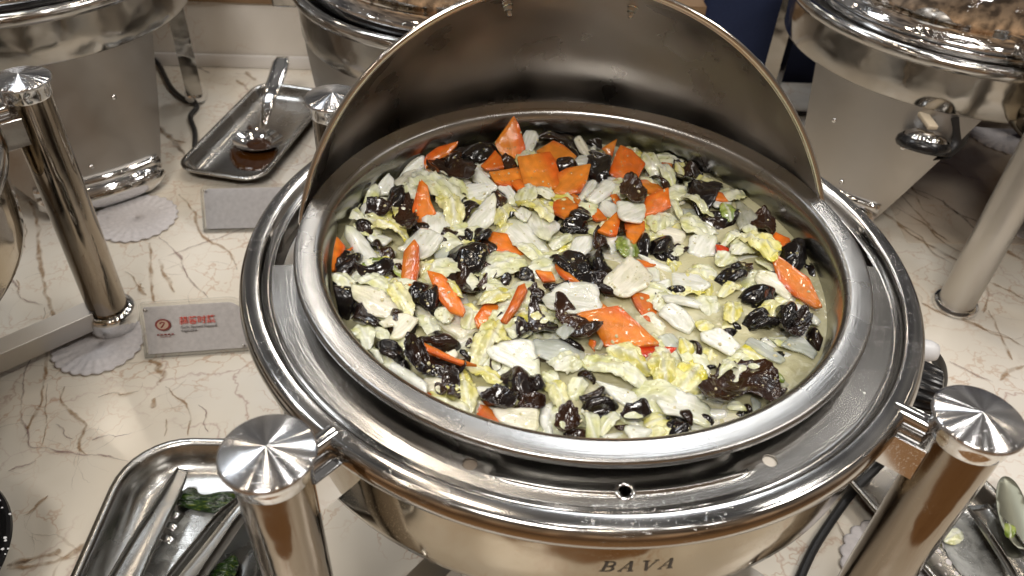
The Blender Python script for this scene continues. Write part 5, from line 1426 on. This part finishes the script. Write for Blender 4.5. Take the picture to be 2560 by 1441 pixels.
doily(at(2265, 1440, TZ), .055, 'paper doily at the bottom right between post and cabbage tray')

# acrylic sign holders with their cards
def sign(px, py, px2, py2, W_, H_, label, back_=False, cut='right'):
    p = at(px, py, TZ + .0015); p2 = at(px2, py2, TZ + .0015); a = math.atan2(p2.y - p.y, p2.x - p.x)
    lean = math.radians(30)
    r = empty('sign_holder', p, a, label, 'sign holder', 'clear acrylic sign holders')
    def shape(w, h, rad_r, rad_l=.0, x0=0, y0=0):
        P = [(x0, y0), (x0 + w, y0)]
        if rad_r: P += [(x0 + w - rad_r + rad_r * math.cos(t), y0 + h - rad_r + rad_r * math.sin(t)) for t in np.linspace(0, PI / 2, 10)]
        else: P += [(x0 + w, y0 + h)]
        if rad_l: P += [(x0 + rad_l + rad_l * math.cos(t), y0 + h - rad_l + rad_l * math.sin(t)) for t in np.linspace(PI / 2, PI, 10)]
        else: P += [(x0, y0 + h)]
        return P
    def slabp(P, d0, d1):
        n = len(P); V = [(x, d0, y) for x, y in P] + [(x, d1, y) for x, y in P]
        F = [tuple(range(n)), tuple(range(2 * n - 1, n - 1, -1))] + [((i + 1) % n, i, n + i, n + (i + 1) % n) for i in range(n)]
        return V, F
    RR = Matrix.Rotation(-lean, 4, 'X')
    rr_, rl_ = (.02, .002) if cut == 'right' else (.002, .008)
    mesh_obj('acrylic_front', *xform(slabp(shape(W_, H_, rr_, rl_), -.0025, .0000), RR), M_ACRYL, r, smooth=False, fix=True)
    mesh_obj('acrylic_back', *xform(slabp(shape(W_, H_ * 1.02, rr_, rl_), .0012, .0075), RR), M_ACRYL, r, smooth=False, fix=True)
    m_ = .0035
    mesh_obj('card', *xform(slabp(shape(W_ - 2 * m_, H_ - 2 * m_, rr_ * .85, rl_, m_, m_), .0003, .0007), RR), M_CARDB if back_ else M_CARD, r, smooth=False, fix=True)
    mesh_obj('magnet', *xform(merge(*[xform(lathe([(.0001, 0), (.0014, 0), (.0014, .002), (.0001, .002)], 14), Matrix.Translation((x, -.0026, z)) @ Matrix.Rotation(PI / 2, 4, 'X')) for x, z in ((.006, H_ - .006), (W_ - .007, .007))]), RR), M_SATIN, r)
    return r, RR
sg, RR = sign(364, 895, 630, 876, .108, .058, 'clear acrylic sign holder with red and black print beside the left rim of the dish')
lt = math.radians(90 - 30)
def on_card(x, z, d=-.0031):
    return RR @ Vector((x, d, z))
mesh_obj('logo_disc', *xform(merge(lathe([(.0001, 0), (.0078, 0)], 40)), Matrix.Translation(on_card(.022, .035, -.0028)) @ Matrix.Rotation(lt, 4, 'X') @ Matrix.Diagonal((1, .82, 1, 1))), M_MAROON, sg, smooth=False)
mesh_obj('logo_face', *xform(lathe([(.0001, 0), (.0058, 0)], 32), Matrix.Translation(on_card(.022, .035, -.0030)) @ Matrix.Rotation(lt, 4, 'X') @ Matrix.Diagonal((1, .82, 1, 1))), M_TAN, sg, smooth=False)
mark = tube([(-.003, .001, 0), (-.001, .003, 0), (.002, .002, 0), (0, -.001, 0), (-.002, -.003, 0)], .0008, 6)
mesh_obj('logo_mark', *xform(mark, Matrix.Translation(on_card(.022, .035, -.0031)) @ Matrix.Rotation(lt, 4, 'X') @ Matrix.Diagonal((1, 1, .05, 1))), M_MAROON, sg)
vf = []
for i in range(5):
    vf.append(box(.0024, .0014, .0001, 0, 1, (-.0072 + i * .0036, 0, 0))); 
for i in range(9): vf.append(box(.0010, .0006, .0001, 0, 1, (-.0050 + i * .00125, -.0024, 0)))
mesh_obj('logo_caption', *xform(merge(*vf), Matrix.Translation(on_card(.0235, .0245)) @ Matrix.Rotation(lt, 4, 'X')), M_MAROON, sg, smooth=False)
textobj('蒜蓉时蔬', .0092, M_RED, sg, on_card(.057, .0375), (lt, 0, 0), bold=.00008, name='dish_name')
textobj('Garlic Sauteed Seasonal\nVegetables', .0038, M_GREYINK, sg, on_card(.0395, .0290), (lt, 0, 0), bold=.00006, align='LEFT', name='dish_name_small')
sign(510, 580, 665, 576, .105, .058, 'acrylic sign holder with a blank grey lilac card behind the dish rim on the left', True, 'left')

# ------------------------------------------------------------------ stainless trays
def rrect(w, l, r, n=8):
    P = []
    for cx, cy, a in ((w / 2 - r, l / 2 - r, 0), (-w / 2 + r, l / 2 - r, PI / 2), (-w / 2 + r, -l / 2 + r, PI), (w / 2 - r, -l / 2 + r, 1.5 * PI)):
        for i in range(n + 1): t = a + PI / 2 * i / n; P.append((cx + r * math.cos(t), cy + r * math.sin(t)))
    return P
def tray(name, c, w, l, rad, depth, yaw, label, mat_=None, flat=False):
    loops = [(-.003, .0, -.004), (-.0004, 0, -.0028), (0, 0, -.001), (-.0012, 0, .0002), (-.0034, 0, .0006), (-.0058, 0, 0), (-.0085, 0, -.003), (-.012, 0, -depth * .55), (-.018, 0, -depth * .86), (-.028, 0, -depth), (-.045, 0, -depth - .0003)]
    V, F = [], []; k = None
    for d, _, z in loops:
        P = rrect(w + 2 * d, l + 2 * d, max(.004, rad + d * .8)); k = len(P)
        V += [(x, y, z + depth + .002) for x, y in P]
    for j in range(len(loops) - 1):
        for i in range(k): F.append((j * k + i, j * k + (i + 1) % k, (j + 1) * k + (i + 1) % k, (j + 1) * k + i))
    F.append(tuple((len(loops) - 1) * k + i for i in range(k)))
    o = mesh_obj(name, V, F, mat_ or M_TRAY, loc=(c[0], c[1], TZ + .0012), rot=(0, 0, yaw), auto=60)
    o.modifiers.new('s', 'SOLIDIFY').thickness = .0007
    return setp(o, label, 'tray', 'stainless steel serving utensil trays')
t1 = tray('steel_tray', (-.436, .577), .128, .275, .032, .018, math.radians(-9), 'narrow steel tray with a brown sauce puddle and a spoon, behind the left post')
t2 = tray('steel_tray', (-.303, -.166), .155, .330, .056, .024, math.radians(3), 'steel tray at the bottom left holding tongs and a dark green leaf')
t3 = tray('steel_tray', (.372, -.066), .125, .26, .022, .020, math.radians(25), 'steel tray at the bottom right with tongs and scraps of cabbage')
t4 = tray('steel_tray', (at(2600, 300, TZ).x + .03, at(2600, 300, TZ).y - .02), .16, .2, .02, .020, math.radians(28), 'corner of a steel tray at the upper right edge under the domed chafer')
def blob(name, px, z, m, h=.0015, sp=.004, parent=None, seed=1, wob=.0006):
    P = np.array([tuple(at(x, y, z))[:2] for x, y in px]); P = resample(chaikin(P, 2), sp)
    V2, T2, be2, d2 = sheet(P, sp)
    zt = [z + h * min(1, dd / (sp * 1.5)) ** .5 + wob * noise.noise(Vector((v[0] * 90, v[1] * 90, seed))) for v, dd in zip(V2, d2)]
    P3, F3 = solid(V2, T2, be2, zt, [z - .0004] * len(V2))
    return mesh_obj(name, P3, F3, m, parent)
o = blob('brown_sauce', [(572, 375), (575, 400), (592, 424), (640, 428), (670, 424), (695, 400), (700, 372), (690, 345), (640, 335), (600, 345)], TZ + .0035, M_SAUCE, .0022)
setp(o, 'puddle of thin brown sauce under the spoon in the narrow tray', 'sauce')
o = blob('sauce_drops', [(615, 322), (622, 312), (632, 314), (636, 324), (626, 330)], TZ + .0035, M_SAUCE, .0016, .002); setp(o, 'small brown sauce drop above the puddle in the narrow tray', 'sauce')
# serving spoon: bowl in the sauce, handle raised over the tray's far end
spn = empty('serving_spoon', at(645, 352, TZ + .012), 0, 'steel serving spoon with raised handle resting in brown sauce in the narrow tray', 'spoon')
def loc_of(p, e): return Vector(p) - e.location
V, F = [], []
bw, bl = .036, .040; n, m = 28, 8
for s_ in (0, 1):
    for j in range(m + 1):
        f = j / m
        for i in range(n):
            a = 2 * PI * i / n
            V.append((bw * f * math.cos(a) + .00001, bl * f * math.sin(a) * .8, -.011 * (1 - f * f) + .002 - s_ * .0009))
k = n * (m + 1)
for j in range(m):
    for i in range(n):
        q = (j * n + i, j * n + (i + 1) % n, (j + 1) * n + (i + 1) % n, (j + 1) * n + i); F.append(q); F.append(tuple(k + x for x in q[::-1]))
mesh_obj('bowl', V, F, M_CHROME, spn, fix=True)
hp = [loc_of(at(655, 325, TZ + .016), spn), loc_of(at(664, 295, TZ + .030), spn), loc_of(at(676, 240, TZ + .050), spn), loc_of(at(694, 190, TZ + .062), spn), loc_of(at(706, 145, TZ + .072), spn)]
hs = spline(hp, 6); V, F = [], []
for i, p in enumerate(hs):
    t = i / (len(hs) - 1); w_ = .0045 + .0085 * min(1, t * 1.6) ** 1.3
    if t > .93: w_ *= .75
    dr = (hs[min(i + 1, len(hs) - 1)] - hs[max(i - 1, 0)]).normalized(); sd = dr.cross(Vector((0, 0, 1))).normalized(); up = sd.cross(dr)
    for k_ in range(10):
        a = 2 * PI * k_ / 10; V.append(p + sd * (w_ * math.cos(a)) + up * (.0022 * math.sin(a) + .0016 * abs(math.cos(a))))
for i in range(len(hs) - 1):
    for k_ in range(10): F.append((i * 10 + k_, i * 10 + (k_ + 1) % 10, (i + 1) * 10 + (k_ + 1) % 10, (i + 1) * 10 + k_))
F.append(tuple(range(9, -1, -1))); F.append(tuple((len(hs) - 1) * 10 + k_ for k_ in range(10)))
mesh_obj('handle', V, F, M_CHROME, spn, fix=True)
o = blob('spoon_sauce', [(622, 346), (650, 350), (678, 344), (672, 334), (650, 330), (630, 337)], TZ + .0060, M_SAUCE, .001, .003); o.parent = spn; o.matrix_parent_inverse = Matrix.Translation(-spn.location); o.name = 'sauce_film'

# tongs: two long channel arms; each arm a part
def channel(name, pts, w0, w1, h, m, parent, roll=0):
    """bent sheet channel along pts: flat web with two upturned sides"""
    P = [Vector(p) for p in pts]; V, F = [], []; n = len(P)
    for i, p in enumerate(P):
        d = (P[min(i + 1, n - 1)] - P[max(i - 1, 0)]).normalized(); s = d.cross(Vector((0, 0, 1))).normalized(); u = s.cross(d)
        s, u = s * math.cos(roll) + u * math.sin(roll), u * math.cos(roll) - s * math.sin(roll)
        f = i / (n - 1); w = w0 + (w1 - w0) * f; hh = h * min(1, f * 3 + .15)
        for a, b_ in ((-1, hh), (-1, 0), (-.8, -.0008), (.8, -.0008), (1, 0), (1, hh)): V.append(p + s * (w * a) + u * b_)
    for i in range(n - 1):
        for k_ in range(5): F.append((i * 6 + k_, i * 6 + k_ + 1, (i + 1) * 6 + k_ + 1, (i + 1) * 6 + k_))
    o = mesh_obj(name, V, F, m, parent, auto=30); o.modifiers.new('s', 'SOLIDIFY').thickness = .001
    return o
tg = empty('tongs', (0, 0, 0), 0, 'steel tongs with long channel arms lying in the bottom left tray', 'tongs', 'serving tongs lying in trays')
pl = [at(458, 1172, TZ + .020), at(440, 1215, TZ + .018), at(400, 1290, TZ + .018), at(350, 1380, TZ + .020), at(300, 1480, TZ + .022), at(250, 1570, TZ + .024)]
channel('tong_arm', spline(pl, 4), .004, .0125, .010, M_TONG, tg, .25)
pl = [at(640, 1235, TZ + .020), at(585, 1300, TZ + .018), at(530, 1375, TZ + .018), at(475, 1450, TZ + .02), at(410, 1550, TZ + .022)]
channel('tong_arm', spline(pl, 4), .008, .0135, .012, M_TONG, tg, -.2)
# scalloped teeth at the left tip
V, F = [], []
vf = []
for i, (x, y) in enumerate(((428, 1283), (421, 1313), (412, 1345))):
    p = at(x, y, TZ + .012); vf.append(xform(box(.016, .006, .0012, .0004, 1), Matrix.Translation(p) @ Matrix.Rotation(math.radians(-20), 4, 'Z')))
mesh_obj('tong_tooth', *merge(*vf), M_CHROME, tg)
o = blob('cooking_juice', [(470, 1270), (560, 1275), (545, 1330), (480, 1420), (430, 1500), (330, 1500), (370, 1400), (410, 1350), (445, 1300)], TZ + .0028, M_MILKY, .0012, .004, None, 4, .0012)
setp(o, 'milky cooking juice pooled between the tong arms in the bottom left tray', 'juice')
M_GREEN, nt, b = mat('cooked_green'); f = noise_tex(nt, 1, 3, mapping(nt, objco(nt), (90, 420, 300), (0, 0, .1))); r = ramp(nt, f.outputs[0], [(.35, (.008, .022, .004)), (.55, (.02, .055, .008)), (.75, (.16, .20, .02))])
L(nt, r.outputs[0], b.inputs['Base Color']); b.inputs['Roughness'].default_value = .16; bump(nt, b, f.outputs[0], .8, .003)
def leafmesh(name, px, z, m, h, seed, sp=.0028, amp=.004):
    P = np.array([tuple(at(x, y, z))[:2] for x, y in px]); P = resample(chaikin(P, 2), sp)
    V2, T2, be2, d2 = sheet(P, sp)
    zt = [z + h * (1 - math.exp(-dd / .005)) + amp * noise.noise(Vector((v[0] * 60, v[1] * 220, seed))) * min(1, dd / .003 + .3) for v, dd in zip(V2, d2)]
    return mesh_obj(name, *solid(V2, T2, be2, zt, [q - .001 for q in zt]), m)
o = leafmesh('green_leaf', [(432, 1262), (455, 1222), (490, 1218), (500, 1240), (560, 1228), (600, 1230), (600, 1275), (520, 1284), (475, 1272)], TZ + .008, M_GREEN, .008, 3)
setp(o, 'wilted dark green leaf by the tong tip in the bottom left tray', 'vegetable')
o = leafmesh('green_leaf', [(500, 1441), (560, 1400), (590, 1380), (600, 1420), (560, 1480), (520, 1490)], TZ + .010, M_GREEN, .006, 9)
setp(o, 'small dark green scrap stuck to the right tong arm in the bottom left tray', 'vegetable')
# tongs and scraps in the right tray
tg = empty('tongs', (0, 0, 0), 0, 'steel tongs with an oval paddle end lying in the bottom right tray', 'tongs', 'serving tongs lying in trays')
pdl = [(2492, 1210), (2505, 1190), (2525, 1192), (2548, 1215), (2572, 1270), (2590, 1330), (2575, 1375), (2540, 1370), (2505, 1320), (2490, 1260)]
P = resample(chaikin(np.array([tuple(at(x, y, TZ + .030))[:2] for x, y in pdl]), 2), .004)
V2, T2, be2, d2 = sheet(P, .004); zt = [TZ + .030 - .004 * (1 - math.exp(-dd / .006)) for dd in d2]
mesh_obj('tong_paddle', *solid(V2, T2, be2, zt, [q - .001 for q in zt]), steel('paddle_steel', (.36, .37, .30), .5), tg)
channel('tong_arm', spline([at(2440, 1262, TZ + .020), at(2500, 1350, TZ + .022), at(2560, 1440, TZ + .024), at(2620, 1540, TZ + .026)], 4), .010, .012, .009, M_TONG, tg, 0)

# scraps in the right tray
for i, (kd, px, lab) in enumerate((('w', [(2440, 1236), (2462, 1222), (2492, 1232), (2500, 1268), (2478, 1290), (2448, 1275)], 'pale cabbage piece by the tong paddle in the bottom right tray'),
                                   ('y', [(2470, 1290), (2500, 1285), (2515, 1320), (2500, 1345), (2480, 1325)], 'yellow leaf scrap below the tong paddle in the bottom right tray'),
                                   ('l', [(2350, 1330), (2385, 1320), (2410, 1335), (2400, 1360), (2365, 1358)], 'wet green leaf scrap at the left side of the bottom right tray'),
                                   ('g', [(2510, 1310), (2528, 1308), (2540, 1330), (2528, 1348), (2512, 1335)], 'small olive scrap on the tong paddle in the bottom right tray'))):
    z = TZ + (.036 if i == 3 else .0075); org = at(sum(p[0] for p in px) / len(px), sum(p[1] for p in px) / len(px), z)
    P2 = np.array([((at(x, y, z) - org).x, (at(x, y, z) - org).y) for x, y in px]) * 1.15
    if np.dot(P2[:, 0], np.roll(P2[:, 1], -1)) - np.dot(P2[:, 1], np.roll(P2[:, 0], -1)) < 0: P2 = P2[::-1]
    # the pan limit of make_piece does not apply out here: build at the origin and move
    o = make_piece(kd, None, P2, Vector((0, 0, 0)), Vector((1, 0, 0)), Vector((0, 1, 0)), Vector((0, 0, 1)), 400 + i)
    if o: o.location = org; o.name = 'cabbage_piece'; setp(o, lab, 'cabbage', 'cabbage scraps in the bottom right tray')
o = blob('tray_juice', [(2350, 1300), (2420, 1275), (2490, 1330), (2540, 1400), (2500, 1470), (2420, 1460), (2360, 1380)], TZ + .0042, M_MILKY, .0010, .005, None, 14, .0012); setp(o, 'thin cloudy juice on the floor of the bottom right tray', 'juice')
# black bowl cut by the left edge
p1, p2, p3 = [at(x, y, -.225) for x, y in ((0, 1205), (31, 1340), (12, 1441))]
rb_ = .085; cx_ = p2 - Vector((rb_ * .93, rb_ * .36, 0))
bw_ = mesh_obj('black_bowl', *lathe([(.0001, -.052), (.035, -.052), (.045, -.050), (.065, -.030), (.080, -.008), (rb_ - .001, -.001), (rb_, .001), (rb_ - .001, .003), (rb_ - .004, .0025), (.077, -.006), (.062, -.028), (.042, -.046), (.0001, -.047)], 90), M_BLACK, loc=(cx_.x, cx_.y, -.225), auto=50)
setp(bw_, 'glossy black bowl with dried white flecks, cut off by the left edge', 'bowl')
vf = []
for i in range(16):
    a = math.radians(fr_.uniform(-25, 55)); r = rb_ + fr_.uniform(-.005, .0004); v, f = bit(); vf.append(xform((v, f), Matrix.Translation((r * math.cos(a), r * math.sin(a), .0025))))
mesh_obj('dried_flecks', *merge(*vf), M_WHITEP, bw_)
